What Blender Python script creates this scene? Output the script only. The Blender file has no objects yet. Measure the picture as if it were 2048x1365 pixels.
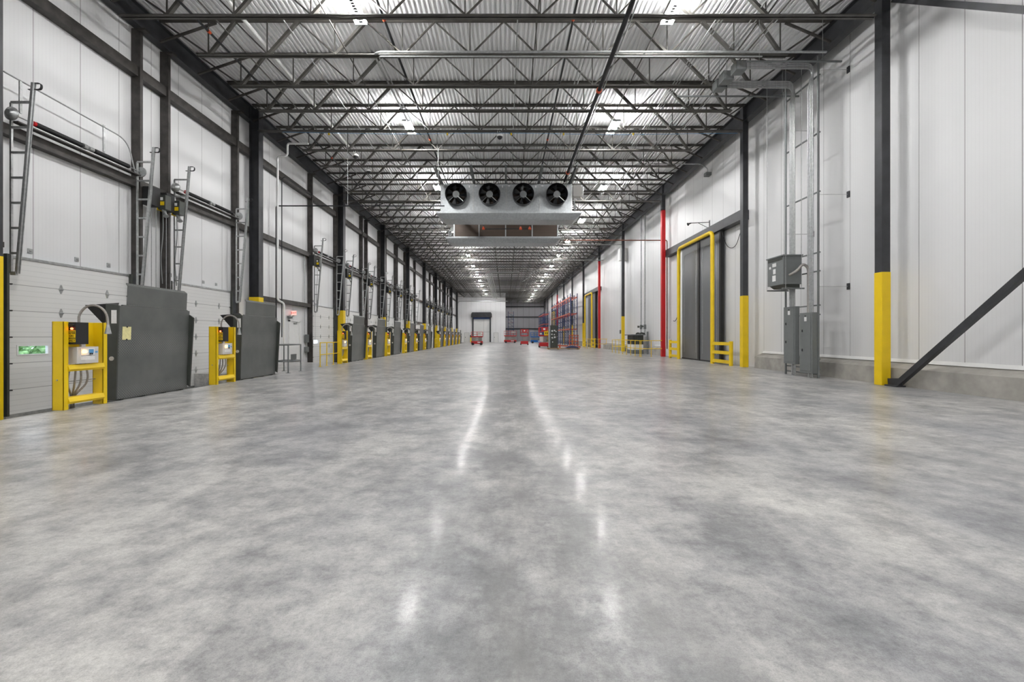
import bpy, bmesh, math, random
from mathutils import Vector, Matrix
random.seed(7)
PI = math.pi
SC = bpy.context.scene
COL = SC.collection

# ------------------------------------------------------------------ camera
H = 1.35
cd = bpy.data.cameras.new('camera'); cam = bpy.data.objects.new('camera', cd); COL.objects.link(cam)
cam.location = (0, 0, H); cam.rotation_euler = (PI/2, 0, 0)
cd.sensor_width = 36.0; cd.lens = 850/2048*36
cd.shift_x = 13/2048; cd.shift_y = -9.5/2048
cd.clip_start = .05; cd.clip_end = 400
SC.camera = cam
# ------------------------------------------------------------------ view, world (daylight outside, seen through the dock door windows)
vs = SC.view_settings
vs.view_transform = 'Standard'; vs.look = 'None'; vs.gamma = 1; vs.use_curve_mapping = False
vs.exposure = 1.5
w = bpy.data.worlds.new('world'); SC.world = w; w.use_nodes = True
bg = w.node_tree.nodes['Background']; bg.inputs[0].default_value = (.75, .88, 1, 1); bg.inputs[1].default_value = 1.1
LAMP_STRENGTH = 190.0

# ------------------------------------------------------------------ materials
def new_mat(name):
    m = bpy.data.materials.new(name); m.use_nodes = True
    return m, m.node_tree.nodes, m.node_tree.links, m.node_tree.nodes['Principled BSDF']
def mapping(n, l, scale=(1, 1, 1), src='Object'):
    tc = n.new('ShaderNodeTexCoord'); mp = n.new('ShaderNodeMapping')
    mp.inputs['Scale'].default_value = scale
    if src == 'World':
        g = n.new('ShaderNodeNewGeometry'); l.new(g.outputs['Position'], mp.inputs['Vector'])
    else: l.new(tc.outputs['Object'], mp.inputs['Vector'])
    return mp
def ramp(n, l, fac, stops):
    r = n.new('ShaderNodeValToRGB'); l.new(fac, r.inputs['Fac'])
    e = r.color_ramp.elements
    e[0].position, e[0].color = stops[0][0], (*stops[0][1], 1)
    e[1].position, e[1].color = stops[1][0], (*stops[1][1], 1)
    for p, c in stops[2:]:
        x = e.new(p); x.color = (*c, 1)
    return r
def noise(n, l, vec, scale, detail=3, rough=.55):
    t = n.new('ShaderNodeTexNoise'); t.inputs['Scale'].default_value = scale
    t.inputs['Detail'].default_value = detail; t.inputs['Roughness'].default_value = rough
    l.new(vec, t.inputs['Vector']); return t
def math_(n, l, op, a, b=None, c=None):
    m = n.new('ShaderNodeMath'); m.operation = op
    for i, v in enumerate((a, b, c)):
        if v is None: continue
        if isinstance(v, (int, float)): m.inputs[i].default_value = v
        else: l.new(v, m.inputs[i])
    return m.outputs[0]
def mixc(n, l, fac, a, b, mode='MIX'):
    m = n.new('ShaderNodeMix'); m.data_type = 'RGBA'; m.blend_type = mode
    if isinstance(fac, (int, float)): m.inputs[0].default_value = fac
    else: l.new(fac, m.inputs[0])
    for i, v in ((6, a), (7, b)):
        if isinstance(v, tuple): m.inputs[i].default_value = (*v, 1)
        else: l.new(v, m.inputs[i])
    return m.outputs[2]
def simple(name, col, rough=.5, metal=0.0, var=.08, scale=6, bump=0.0, spec=.5, emit=None, estr=0):
    m, n, l, b = new_mat(name)
    mp = mapping(n, l)
    t = noise(n, l, mp.outputs[0], scale, 4)
    lo = tuple(max(0, c*(1-var)) for c in col); hi = tuple(min(1, c*(1+var)) for c in col)
    r = ramp(n, l, t.outputs['Fac'], [(.3, lo), (.7, hi)])
    l.new(r.outputs[0], b.inputs['Base Color'])
    b.inputs['Roughness'].default_value = rough; b.inputs['Metallic'].default_value = metal
    b.inputs['Specular IOR Level'].default_value = spec
    if bump:
        bp = n.new('ShaderNodeBump'); bp.inputs['Strength'].default_value = bump; bp.inputs['Distance'].default_value = .01
        t2 = noise(n, l, mp.outputs[0], scale*6, 3); l.new(t2.outputs['Fac'], bp.inputs['Height']); l.new(bp.outputs[0], b.inputs['Normal'])
    if emit:
        b.inputs['Emission Color'].default_value = (*emit, 1); b.inputs['Emission Strength'].default_value = estr
    return m
def stripe_mat(name, col, axis, pitch, micro, phase=0, rough=.42, seam=(.12, .12, .12), seamw=.012, mstr=.35, axis2=None, pitch2=0, coldark=.9):
    """ panels with dark seams every <pitch> metres and fine ribs every <micro> metres along an axis of the world """
    m, n, l, b = new_mat(name)
    g = n.new('ShaderNodeNewGeometry'); s = n.new('ShaderNodeSeparateXYZ'); l.new(g.outputs['Position'], s.inputs[0])
    a = math_(n, l, 'ADD', s.outputs[axis], phase+500*pitch)
    f = math_(n, l, 'MODULO', a, pitch)
    sm = math_(n, l, 'LESS_THAN', f, seamw)
    base = noise(n, l, mapping(n, l, (.6, .6, .15), 'World').outputs[0], 1.2, 4)
    r = ramp(n, l, base.outputs['Fac'], [(.3, tuple(c*.95 for c in col)), (.7, col)])
    a2 = math_(n, l, 'ADD', s.outputs[axis], 500*micro)
    f2 = math_(n, l, 'MODULO', a2, micro)
    hm = math_(n, l, 'LESS_THAN', f2, micro*.12)
    c1 = mixc(n, l, math_(n, l, 'MULTIPLY', hm, .6), r.outputs[0], tuple(c*coldark for c in col))
    c2 = mixc(n, l, sm, c1, seam)
    l.new(c2, b.inputs['Base Color']); b.inputs['Roughness'].default_value = rough
    bp = n.new('ShaderNodeBump'); bp.inputs['Strength'].default_value = mstr; bp.inputs['Distance'].default_value = .004
    inv = math_(n, l, 'SUBTRACT', 1.0, math_(n, l, 'MAXIMUM', math_(n, l, 'MULTIPLY', hm, .4), sm))
    l.new(inv, bp.inputs['Height']); l.new(bp.outputs[0], b.inputs['Normal'])
    return m

MAT = {}
MAT['wall'] = stripe_mat('insulated_wall_panel', (.71, .71, .715), 1, 1.13, .085)
MAT['wall_back'] = stripe_mat('insulated_end_panel', (.84, .84, .85), 0, 1.13, .1)
MAT['wall_dark'] = stripe_mat('dark_end_panel', (.5, .5, .53), 0, 1.6, .1, seamw=.05)
MAT['sect'] = stripe_mat('sectional_door_skin', (.70, .70, .69), 2, .6, .12, phase=.47, seam=(.3, .3, .3), seamw=.012, coldark=.78, rough=.45)
MAT['joist'] = simple('joist_primer', (.082, .078, .07), .45, .25, .25, 3)
MAT['steel'] = simple('charcoal_steel', (.036, .037, .041), .42, .1, .3, 2.5, bump=.1)
MAT['girt'] = simple('brown_mill_steel', (.052, .047, .043), .5, .2, .4, 4, bump=.15)
MAT['galv'] = simple('galvanised_steel', (.42, .43, .43), .38, .75, .18, 14)
MAT['cooler'] = simple('cooler_sheet_metal', (.38, .40, .41), .4, .5, .14, 9)
MAT['yellow'] = simple('safety_yellow_paint', (.80, .55, .004), .42, 0, .05, 3)
MAT['red'] = simple('red_paint', (.5, .006, .01), .4, 0, .08, 3)
MAT['liftred'] = simple('lift_red_paint', (.5, .02, .022), .4, 0, .1, 3)
MAT['blue'] = simple('lift_blue_paint', (.01, .15, .5), .4, 0, .1, 3)
MAT['rackblue'] = simple('rack_blue_paint', (.03, .055, .15), .45, 0, .1, 3)
MAT['rackorange'] = simple('rack_orange_paint', (.55, .1, .045), .45, 0, .12, 3)
MAT['panel'] = simple('grey_enamel', (.16, .17, .17), .45, .1, .06, 5)
MAT['black'] = simple('black_rubber', (.012, .012, .013), .6, 0, .2, 5)
MAT['fan'] = simple('black_fan_plastic', (.009, .01, .012), .35, 0, .2, 5)
MAT['white'] = simple('white_paint', (.74, .74, .73), .45, 0, .03, 4)
MAT['plastic'] = simple('grey_white_box', (.60, .58, .55), .45, 0, .03, 4)
MAT['pipe'] = simple('black_sprinkler_pipe', (.02, .021, .024), .45, .3, .3, 5)
MAT['copper'] = simple('brown_copper_pipe', (.22, .085, .055), .45, .5, .3, 8)
MAT['orange'] = simple('orange_coupling', (.62, .08, .02), .45, 0, .1, 8)
MAT['chrome'] = simple('flexible_metal_hose', (.36, .34, .32), .3, .85, .2, 40, bump=.6)
MAT['wood'] = simple('pallet_wood', (.42, .27, .12), .7, 0, .25, 8)
MAT['paper'] = simple('yellow_paper', (.78, .72, .35), .8, 0, .08, 20)
MAT['sticker'] = simple('white_sticker', (.75, .75, .74), .5, 0, .05, 30)
MAT['scissor'] = simple('scissor_arm_grey', (.3, .29, .27), .5, .2, .2, 10)
MAT['bluestk'] = simple('blue_sticker', (.1, .32, .6), .5, 0, .1, 10)
MAT['navy'] = simple('navy_curtain', (.02, .05, .16), .6, 0, .1, 10)
MAT['coil'] = None
MAT['lamp'] = simple('lit_led_tube', (1, 1, 1), .5, emit=(1, .995, .985), estr=LAMP_STRENGTH)
MAT['amber'] = simple('lit_amber_lens', (1, .6, .15), .3, emit=(1, .5, .12), estr=2.2)
MAT['exit'] = simple('lit_exit_face', (.9, .25, .2), .4, emit=(1, .25, .22), estr=.9)
MAT['redlight'] = simple('lit_red_indicator', (.9, .1, .05), .3, emit=(1, .12, .05), estr=2.5)
MAT['leaf'] = simple('hedge_leaf', (.22, .36, .15), .6, 0, .8, 5)
def coil_mat():
    m, n, l, b = new_mat('coil_fins')
    g = n.new('ShaderNodeNewGeometry'); s = n.new('ShaderNodeSeparateXYZ'); l.new(g.outputs['Position'], s.inputs[0])
    f = math_(n, l, 'MODULO', s.outputs[2], .11); k = math_(n, l, 'LESS_THAN', f, .025)
    c = mixc(n, l, k, (.085, .06, .045), (.03, .022, .018)); l.new(c, b.inputs['Base Color'])
    b.inputs['Roughness'].default_value = .5; b.inputs['Metallic'].default_value = .3
    bp = n.new('ShaderNodeBump'); bp.inputs['Strength'].default_value = .6; bp.inputs['Distance'].default_value = .02
    l.new(k, bp.inputs['Height']); l.new(bp.outputs[0], b.inputs['Normal']); return m
MAT['coil'] = coil_mat()
def plate_mat():
    m, n, l, b = new_mat('tread_plate')
    mp = mapping(n, l)
    v = n.new('ShaderNodeTexVoronoi'); v.inputs['Scale'].default_value = 24; v.inputs['Randomness'].default_value = 0
    mp.inputs['Rotation'].default_value = (PI/4, 0, 0)
    l.new(mp.outputs[0], v.inputs['Vector'])
    k = math_(n, l, 'LESS_THAN', v.outputs['Distance'], .26)
    t = noise(n, l, mapping(n, l).outputs[0], 1.6, 5)
    r = ramp(n, l, t.outputs['Fac'], [(.3, (.10, .107, .102)), (.75, (.145, .15, .142))])
    c = mixc(n, l, math_(n, l, 'MULTIPLY', k, .75), r.outputs[0], (.26, .26, .255)); l.new(c, b.inputs['Base Color'])
    b.inputs['Roughness'].default_value = .42; b.inputs['Metallic'].default_value = .2
    bp = n.new('ShaderNodeBump'); bp.inputs['Strength'].default_value = .5; bp.inputs['Distance'].default_value = .004
    l.new(k, bp.inputs['Height']); l.new(bp.outputs[0], b.inputs['Normal']); return m
MAT['plate'] = plate_mat()
MAT['platedark'] = simple('leveler_side_paint', (.05, .055, .048), .45, .1, .12, 5)
def deck_mat():
    m, n, l, b = new_mat('galvanised_roof_deck')
    t = noise(n, l, mapping(n, l, (1, .22, 1), 'World').outputs[0], 2.2, 6, .65)
    r = ramp(n, l, t.outputs['Fac'], [(.25, (.66, .66, .665)), (.55, (.79, .79, .795)), (.8, (.85, .85, .855))])
    t2 = noise(n, l, mapping(n, l, (9, .5, 1), 'World').outputs[0], 1.5, 4)
    st = ramp(n, l, t2.outputs['Fac'], [(.66, (1, 1, 1)), (.76, (.62, .6, .56))])
    l.new(mixc(n, l, .7, r.outputs[0], st.outputs[0], 'MULTIPLY'), b.inputs['Base Color'])
    b.inputs['Roughness'].default_value = .5; b.inputs['Metallic'].default_value = .05; return m
MAT['deck'] = deck_mat()
def floor_mat():
    m, n, l, b = new_mat('polished_concrete')
    g = n.new('ShaderNodeNewGeometry'); s = n.new('ShaderNodeSeparateXYZ'); l.new(g.outputs['Position'], s.inputs[0])
    W = lambda sc: mapping(n, l, sc, 'World').outputs[0]
    big = noise(n, l, W((1, .55, 1)), .42, 5, .62)
    mid = noise(n, l, W((1, .8, 1)), 1.5, 9, .72)
    blot = noise(n, l, W((1, 1.3, 1)), 4.5, 8, .72)
    fine = noise(n, l, W((1, 1, 1)), 34, 5, .8)
    speck = noise(n, l, W((1, 1, 1)), 150, 3, .8)
    r1 = ramp(n, l, big.outputs['Fac'], [(.38, (.33, .333, .342)), (.5, (.44, .437, .43)), (.62, (.53, .522, .505))])
    r2 = ramp(n, l, mid.outputs['Fac'], [(.38, (.56, .565, .58)), (.46, (.78, .78, .79)), (.525, (1.0, .995, .99)), (.60, (1.18, 1.17, 1.15))])
    r2b = ramp(n, l, blot.outputs['Fac'], [(.36, (.68, .68, .69)), (.48, (.95, .95, .95)), (.6, (1.12, 1.12, 1.11))])
    r3 = ramp(n, l, fine.outputs['Fac'], [(.32, (.70, .70, .70)), (.5, (1.0, 1.0, 1.0)), (.68, (1.15, 1.15, 1.15))])
    r4 = ramp(n, l, speck.outputs['Fac'], [(.30, (.72, .72, .72)), (.55, (1.03, 1.03, 1.03))])
    c = mixc(n, l, .9, r1.outputs[0], r2.outputs[0], 'MULTIPLY')
    c = mixc(n, l, .85, c, r2b.outputs[0], 'MULTIPLY')
    c = mixc(n, l, .8, c, r3.outputs[0], 'MULTIPLY')
    c = mixc(n, l, .95, c, r4.outputs[0], 'MULTIPLY')
    # worn traffic band down the middle
    wob = noise(n, l, W((.0, .25, 1)), 1.0, 3)
    xx = math_(n, l, 'ADD', s.outputs[0], math_(n, l, 'MULTIPLY', math_(n, l, 'SUBTRACT', wob.outputs['Fac'], .5), .7))
    ax = math_(n, l, 'ABSOLUTE', math_(n, l, 'SUBTRACT', xx, .22))
    mr = n.new('ShaderNodeMapRange'); mr.interpolation_type = 'SMOOTHSTEP'
    l.new(ax, mr.inputs[0]); mr.inputs[1].default_value = .1; mr.inputs[2].default_value = 1.3; mr.inputs[3].default_value = 1; mr.inputs[4].default_value = 0
    brk = noise(n, l, W((1.6, .5, 1)), 1.6, 6, .7)
    br = ramp(n, l, brk.outputs['Fac'], [(.38, (0, 0, 0)), (.62, (1, 1, 1))])
    tr = math_(n, l, 'MULTIPLY', mr.outputs[0], br.outputs[0])
    c = mixc(n, l, math_(n, l, 'MULTIPLY', tr, .72), c, (.20, .197, .195))
    # scuffs and thin scratches
    sc = noise(n, l, W((.35, 6, 1)), 1.1, 5, .7)
    scr = ramp(n, l, sc.outputs['Fac'], [(.56, (0, 0, 0)), (.9, (1, 1, 1))])
    c = mixc(n, l, math_(n, l, 'MULTIPLY', scr.outputs[0], .18), c, (.17, .165, .16))
    # sawn joints
    jy = math_(n, l, 'LESS_THAN', math_(n, l, 'MODULO', math_(n, l, 'ADD', s.outputs[1], 96-8.9+.0), 4.8), .012)
    c = mixc(n, l, math_(n, l, 'MULTIPLY', jy, .3), c, (.16, .155, .15))
    l.new(c, b.inputs['Base Color'])
    rr = n.new('ShaderNodeMapRange'); l.new(mid.outputs['Fac'], rr.inputs[0])
    rr.inputs[1].default_value = .3; rr.inputs[2].default_value = .7; rr.inputs[3].default_value = .31; rr.inputs[4].default_value = .42
    l.new(rr.outputs[0], b.inputs['Roughness'])
    b.inputs['Specular IOR Level'].default_value = .4; b.inputs['Coat Weight'].default_value = .17; b.inputs['Coat Roughness'].default_value = .13
    bp = n.new('ShaderNodeBump'); bp.inputs['Strength'].default_value = .05; bp.inputs['Distance'].default_value = .01
    l.new(fine.outputs['Fac'], bp.inputs['Height']); l.new(bp.outputs[0], b.inputs['Normal'])
    return m
MAT['floor'] = floor_mat()
MAT['curb'] = simple('curb_concrete', (.34, .325, .295), .8, 0, .22, 2.2, bump=.25)
def glass(name, col=(.8, .82, .84), rough=.1, alpha=None):
    m, n, l, b = new_mat(name); b.inputs['Base Color'].default_value = (*col, 1)
    b.inputs['Roughness'].default_value = rough; b.inputs['Transmission Weight'].default_value = 1; b.inputs['IOR'].default_value = 1.05
    return m
MAT['glass'] = glass('window_glass', (.95, .97, 1), .02)
MAT['strip'] = simple('grey_vinyl_door_skin', (.13, .135, .145), .28, 0, .06, 1.5)

# ------------------------------------------------------------------ mesh builder (world metres)
class MB:
    def __init__(s): s.v = []; s.f = []; s.sm = []
    def add(s, vs, fs, smooth=False):
        o = len(s.v); s.v += [tuple(v) for v in vs]
        for f in fs: s.f.append(tuple(i+o for i in f)); s.sm.append(smooth)
        return s
    def box(s, x0, x1, y0, y1, z0, z1):
        x0, x1 = min(x0, x1), max(x0, x1); y0, y1 = min(y0, y1), max(y0, y1); z0, z1 = min(z0, z1), max(z0, z1)
        return s.add([(x0,y0,z0),(x1,y0,z0),(x1,y1,z0),(x0,y1,z0),(x0,y0,z1),(x1,y0,z1),(x1,y1,z1),(x0,y1,z1)],
                     [(0,3,2,1),(4,5,6,7),(0,1,5,4),(1,2,6,5),(2,3,7,6),(3,0,4,7)])
    def bar(s, p0, p1, w, t, up=(0, 0, 1)):
        """rectangular bar from p0 to p1, w across, t along 'up'"""
        p0, p1 = Vector(p0), Vector(p1); d = (p1-p0).normalized(); u = Vector(up)
        a = d.cross(u)
        if a.length < 1e-4: a = d.cross(Vector((1, 0, 0)))
        a.normalize(); c = a.cross(d).normalized(); a *= w/2; c *= t/2
        vs = [p0-a-c, p0+a-c, p0+a+c, p0-a+c, p1-a-c, p1+a-c, p1+a+c, p1-a+c]
        return s.add(vs, [(0,3,2,1),(4,5,6,7),(0,1,5,4),(1,2,6,5),(2,3,7,6),(3,0,4,7)])
    def tube(s, pts, r, n=10, closed_ends=True):
        pts = [Vector(p) for p in pts]; rings = []; prev = None
        for i, p in enumerate(pts):
            d = ((pts[min(i+1, len(pts)-1)]-pts[max(i-1, 0)])).normalized()
            if prev is None:
                a = d.orthogonal().normalized()
            else:
                a = (prev - d*prev.dot(d)); a = a.normalized() if a.length > 1e-5 else d.orthogonal().normalized()
            prev = a; b = d.cross(a)
            rr = r[i] if isinstance(r, (list, tuple)) else r
            rings.append([p+(a*math.cos(2*PI*k/n)+b*math.sin(2*PI*k/n))*rr for k in range(n)])
        vs = [v for g in rings for v in g]; fs = []
        for i in range(len(pts)-1):
            for k in range(n): fs.append((i*n+k, i*n+(k+1) % n, (i+1)*n+(k+1) % n, (i+1)*n+k))
        s.add(vs, fs, True)
        if closed_ends:
            s.add(rings[0], [tuple(reversed(range(n)))]); s.add(rings[-1], [tuple(range(n))])
        return s
    def prism(s, poly, axis, a0, a1):
        """poly: 2D points in the other two axes, extruded along axis 0/1/2"""
        def P(p, a):
            return {0: (a, p[0], p[1]), 1: (p[0], a, p[1]), 2: (p[0], p[1], a)}[axis]
        n = len(poly); vs = [P(p, a0) for p in poly]+[P(p, a1) for p in poly]
        fs = [tuple(range(n)), tuple(reversed(range(n, 2*n)))]
        for i in range(n): fs.append((i, i+n, (i+1) % n+n, (i+1) % n))
        return s.add(vs, fs)
    def build(s, name, mat, parent=None, bevel=0):
        off = Vector((0, 0, 0)); q = parent
        while q is not None: off += q.location; q = q.parent
        me = bpy.data.meshes.new(name)
        me.from_pydata([tuple(Vector(v)-off) for v in s.v], [], s.f)
        bm = bmesh.new(); bm.from_mesh(me); bmesh.ops.recalc_face_normals(bm, faces=bm.faces); bm.to_mesh(me); bm.free()
        me.polygons.foreach_set('use_smooth', s.sm)
        me.materials.append(MAT[mat]); me.update()
        o = bpy.data.objects.new(name, me); COL.objects.link(o)
        if parent is not None: o.parent = parent
        if bevel:
            md = o.modifiers.new('bevel', 'BEVEL'); md.width = bevel; md.segments = 2; md.limit_method = 'ANGLE'
        return o
def arc(path, r, seg=6):
    """round the inner corners of a polyline"""
    P = [Vector(p) for p in path]; out = [P[0]]
    for i in range(1, len(P)-1):
        a, b, c = P[i-1], P[i], P[i+1]; u = (a-b).normalized(); v = (c-b).normalized()
        rr = min(r, (a-b).length*.49, (c-b).length*.49)
        for k in range(seg+1):
            t = k/seg; out.append((1-t)**2*(b+u*rr)+2*t*(1-t)*b+t*t*(b+v*rr))
    out.append(P[-1]); return out
def thing(name, label, cat, loc=(0, 0, 0), group=None):
    o = bpy.data.objects.new(name, None); COL.objects.link(o); o.location = loc; o.empty_display_size = .2
    o['label'] = label; o['category'] = cat
    if group: o['group'] = group
    return o
def tag(o, label, cat, group=None, kind=None):
    o['label'] = label; o['category'] = cat
    if group: o['group'] = group
    if kind: o['kind'] = kind
    return o
def recenter(o, p):
    p = Vector(p)
    for v in o.data.vertices: v.co -= p
    o.location = p; return o
def struct(o): o['kind'] = 'structure'; return o
def copy_tree(o, parent=None):
    c = o.copy(); COL.objects.link(c)
    if parent is not None: c.parent = parent
    for ch in list(o.children): copy_tree(ch, c)
    return c
ORD = ['zeroth','nearest','second nearest','third nearest','fourth nearest','fifth nearest','sixth nearest','seventh nearest','eighth nearest','ninth nearest','tenth nearest']
def ordn(i):
    """1 -> first ..."""
    a = ['','first','second','third','fourth','fifth','sixth','seventh','eighth','ninth','tenth','eleventh','twelfth','thirteenth','fourteenth','fifteenth','sixteenth','seventeenth','eighteenth','nineteenth']
    t = {2:'twent',3:'thirt',4:'fort',5:'fift',6:'sixt'}
    if i < 20: return a[i]
    q, r = divmod(i, 10); return t[q]+('ieth' if r == 0 else 'y-'+a[r])
def text_mesh(name, body, size, mat, parent, origin, xdir, ydir, depth=.002, align='CENTER'):
    cu = bpy.data.curves.new(name, 'FONT'); cu.body = body; cu.size = size; cu.extrude = depth; cu.align_x = align; cu.align_y = 'CENTER'
    cu.offset = size*.02
    t = bpy.data.objects.new(name, cu); COL.objects.link(t)
    dg = bpy.context.evaluated_depsgraph_get(); dg.update()
    me = bpy.data.meshes.new_from_object(t.evaluated_get(dg)); bpy.data.objects.remove(t)
    X = Vector(xdir); Y = Vector(ydir); Z = X.cross(Y)
    off = Vector((0, 0, 0)); q = parent
    while q is not None: off += q.location; q = q.parent
    for v in me.vertices:
        c = v.co.copy(); v.co = Vector(origin)+X*c.x+Y*c.y+Z*c.z-off
    me.materials.clear(); me.materials.append(MAT[mat]); me.name = name
    o = bpy.data.objects.new(name, me); COL.objects.link(o); o.parent = parent; return o

# ------------------------------------------------------------------ key numbers
YB, YF, YFF = -12.0, 98.0, 116.0          # wall behind the camera, white end wall, dark end wall
XL, XR = -11.31, 11.0                      # wall faces
XE = -8.1                                  # dock edge of the floor
ZD = 11.43                                 # underside of roof deck
DC = [11.08, 15.75, 26.1, 31.05, 35.8, 41.2, 45.35, 50.4, 60.9, 65.0-.6, 70.2, 74.2, 79.9, 83.8]   # dock door centres
DW = 1.56
PITS = [(YB, 15.3), (22.0, 88.0)]
RCOL = [11.79] + [18.62+9.6*k for k in range(0, 11)]
LCOL = [8.87]+[9.0+9.6*k for k in range(1, 10)]

# ------------------------------------------------------------------ setting
b = MB()
def slab(m, x0, x1, y0, y1): m.box(x0, x1, y0, y1, -.5, 0)
slab(b, XE, XR+1.2, YB, YFF)
ys = [YB]+[y for p in PITS for y in p]+[YFF]
gaps = []; cur = YB
for p0, p1 in PITS:
    if p0 > cur: gaps.append((cur, p0))
    cur = p1
gaps.append((cur, YFF))
for g0, g1 in gaps: slab(b, XL-.3, XE, g0, g1)
struct(b.build('floor', 'floor'))
b = MB().box(XL-.3, XE, YB, YFF, -.62, -.5); struct(b.build('floor_pit', 'curb'))
# wall left: above the dock doors, between them, from pit floor
b = MB(); b.box(XL-.2, XL, YB, YF, 3.17, ZD+.1)
cur = YB
for c in DC:
    b.box(XL-.2, XL, cur, c-DW, -.5, 3.17); cur = c+DW
b.box(XL-.2, XL, cur, YF, -.5, 3.17)
struct(b.build('wall_left', 'wall'))
# wall right
b = MB(); b.box(XR, XR+.2, YB, YFF, 0, ZD+.1); struct(b.build('wall_right', 'wall'))
b = MB(); b.box(XL-.2, 0.0, YF, YF+.2, -.5, ZD+.1); b.box(-.2, 0.0, YF+.2, YFF, 0, ZD+.1); struct(b.build('wall_back', 'wall_back'))
b = MB(); b.box(-.2, XR+.2, YFF, YFF+.2, 0, ZD+.1); struct(b.build('wall_back_recess', 'wall_dark'))
b = MB(); b.box(XL-.2, XR+.2, YB-.2, YB, -.5, ZD+.1); struct(b.build('wall_front', 'wall_back'))
# roof deck, trapezoidal ribs running down the room
b = MB(); p = .152; x = XL-.2; vs_ = []
while x < XR+.3:
    vs_ += [(x, ZD), (x+.05, ZD), (x+.076, ZD+.048), (x+.126, ZD+.048)]; x += p
vs_.append((x, ZD))
n_ = len(vs_); b.add([(a, YB, c) for a, c in vs_]+[(a, YFF, c) for a, c in vs_], [(i, i+1, i+1+n_, i+n_) for i in range(n_-1)])
b.box(XL-.2, XR+.4, YB, YFF, ZD+.06, ZD+.16)
struct(b.build('ceiling', 'deck'))
# concrete curb at the right wall
def curb(i, y0, y1):
    m = MB(); m.prism([(10.66, 0), (XR, 0), (XR, .63), (10.66, .48)], 1, y0, y1)
    struct(m.build('baseboard_right' if i == 0 else 'baseboard_right.%03d' % i, 'curb'))
    m = MB(); m.prism([(XR-.06, .63), (XR, .63), (XR, .72), (XR-.02, .72)], 1, y0, y1-.1)
    struct(m.build('trim_%d' % (i+1), 'white'))
for i, (y0, y1) in enumerate([(YB, 18.2), (29.2, 31.3), (35.4, 46.4), (57.6, 88.5), (96.5, YFF)]): curb(i, y0, y1)
# steel angle along the dock edge
for i, (p0, p1) in enumerate(PITS):
    m = MB(); m.box(XE-.012, XE, p0, p1, -.1, .002); struct(m.build('trim_%d' % (i+6), 'galv'))

# ------------------------------------------------------------------ lamps
LY = [-9, -2, 5, 12.1, 18.95, 26.8, 34.2, 41.6, 49.0, 56.4, 63.8, 71.2, 78.6, 86.0, 93.4, 101.0, 108.6]
def make_lamp():
    t = thing('high_bay_light', '', 'light', (0, 0, 10.66), 'twin tube high bay lights')
    hm = MB().box(-.05, .05, -.6, .6, 10.705, 10.72)
    for k in range(12): hm.box(-.18, .18, -.6+.1*k, -.6+.1*k+.068, 10.705, 10.72)
    hm.box(-.18, .18, -.6, -.57, 10.65, 10.70).box(-.18, .18, .57, .6, 10.65, 10.70).build('housing', 'panel', t)
    for s in (-1, 1):
        MB().box(s*.14-.028, s*.14+.028, -.57, .57, 10.655, 10.70).build('led_tube', 'lamp', t)
    for s in (-1, 1):
        MB().tube([(0, s*.5, 10.72), (0, s*.5, ZD)], .005, 5).build('hanger_wire', 'galv', t)
    return t
lamp0 = make_lamp(); first = True
for i, y in enumerate(LY):
    for side, x in (('left', -4.3), ('right', 4.8 if y < 24 else 6.1)):
        if side == 'left' and y > YF: continue
        o = lamp0 if first else copy_tree(lamp0); first = False
        o.location = (x, y, 10.66)
        if y < 10: o['label'] = 'lit twin tube ceiling light behind the view, %s row, %s from the back' % (side, ordn(i+1))
        else: o['label'] = 'lit twin tube ceiling light of the %s row, %s counted from the camera' % (side, ordn(i-2))

# ------------------------------------------------------------------ roof joists
ZB = 10.26
BN = [-9.42, -7.55, -5.4, -3.25, -1.1, 1.0, 3.13, 5.17, 7.29, 8.77]
TN = [-10.95, -8.6, -6.6, -4.44, -2.24, -.05, 2.1, 4.15, 6.25, 8.05, 10.3]
def chord_mb(x0, x1, z, up):
    m = MB(); s = 1 if up else -1
    for q in (-1, 1):
        m.box(x0, x1, q*.012, q*.024, z, z+s*.08)
        m.box(x0, x1, q*.012, q*.095, z, z+s*.012)
    return m
def shift(m, dy):
    m.v = [(a, b_+dy, c) for a, b_, c in m.v]; return m
def joist_pieces(long_):
    x0, x1 = (-10.75, 10.3) if long_ else (-9.75, 8.95)
    bc = chord_mb(x0, x1, ZB, True); tc = chord_mb(-11.0, 10.45, ZD-.005, False)
    webs = []
    zt, zb = ZD-.06, ZB+.05
    for i, xb in enumerate(BN):
        far = abs(xb) > 4.5
        a, c = TN[i], TN[i+1]
        left_half = xb < 0
        for xt in (a, c):
            outward = (xt < xb) if left_half else (xt > xb)
            thick = far and not outward
            endd = (i == 0 and xt == a) or (i == len(BN)-1 and xt == c)
            wd = .1 if thick else (.06 if endd else .048)
            webs.append(('diagonal', MB().bar((xb, 0, zb), (xt, 0, zt), wd*.8, wd, (0, 1, 0))))
        webs.append(('vertical', MB().bar((xb-.03, 0, zb), (xb-.03, 0, zt), .03, .035, (0, 1, 0))))
    return bc, tc, webs
def knees():
    out = []
    out.append(MB().bar((-10.98, 0, 10.72), (-9.2, 0, 11.33), .06, .06, (0, 1, 0)))
    out.append(MB().bar((10.34, 0, 10.72), (8.9, 0, 11.33), .06, .06, (0, 1, 0)))
    return out
JY = [10.2, 11.86, 13.52, 15.18, 16.84]
y = 18.5
while y < YFF-1: JY.append(y); y += 1.92
protos = {}
def whole_joist(long_):
    bc, tc, webs = joist_pieces(long_); m = MB()
    for q in [bc, tc]+[w_[1] for w_ in webs]+knees(): m.add(q.v, q.f)
    return m
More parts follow.
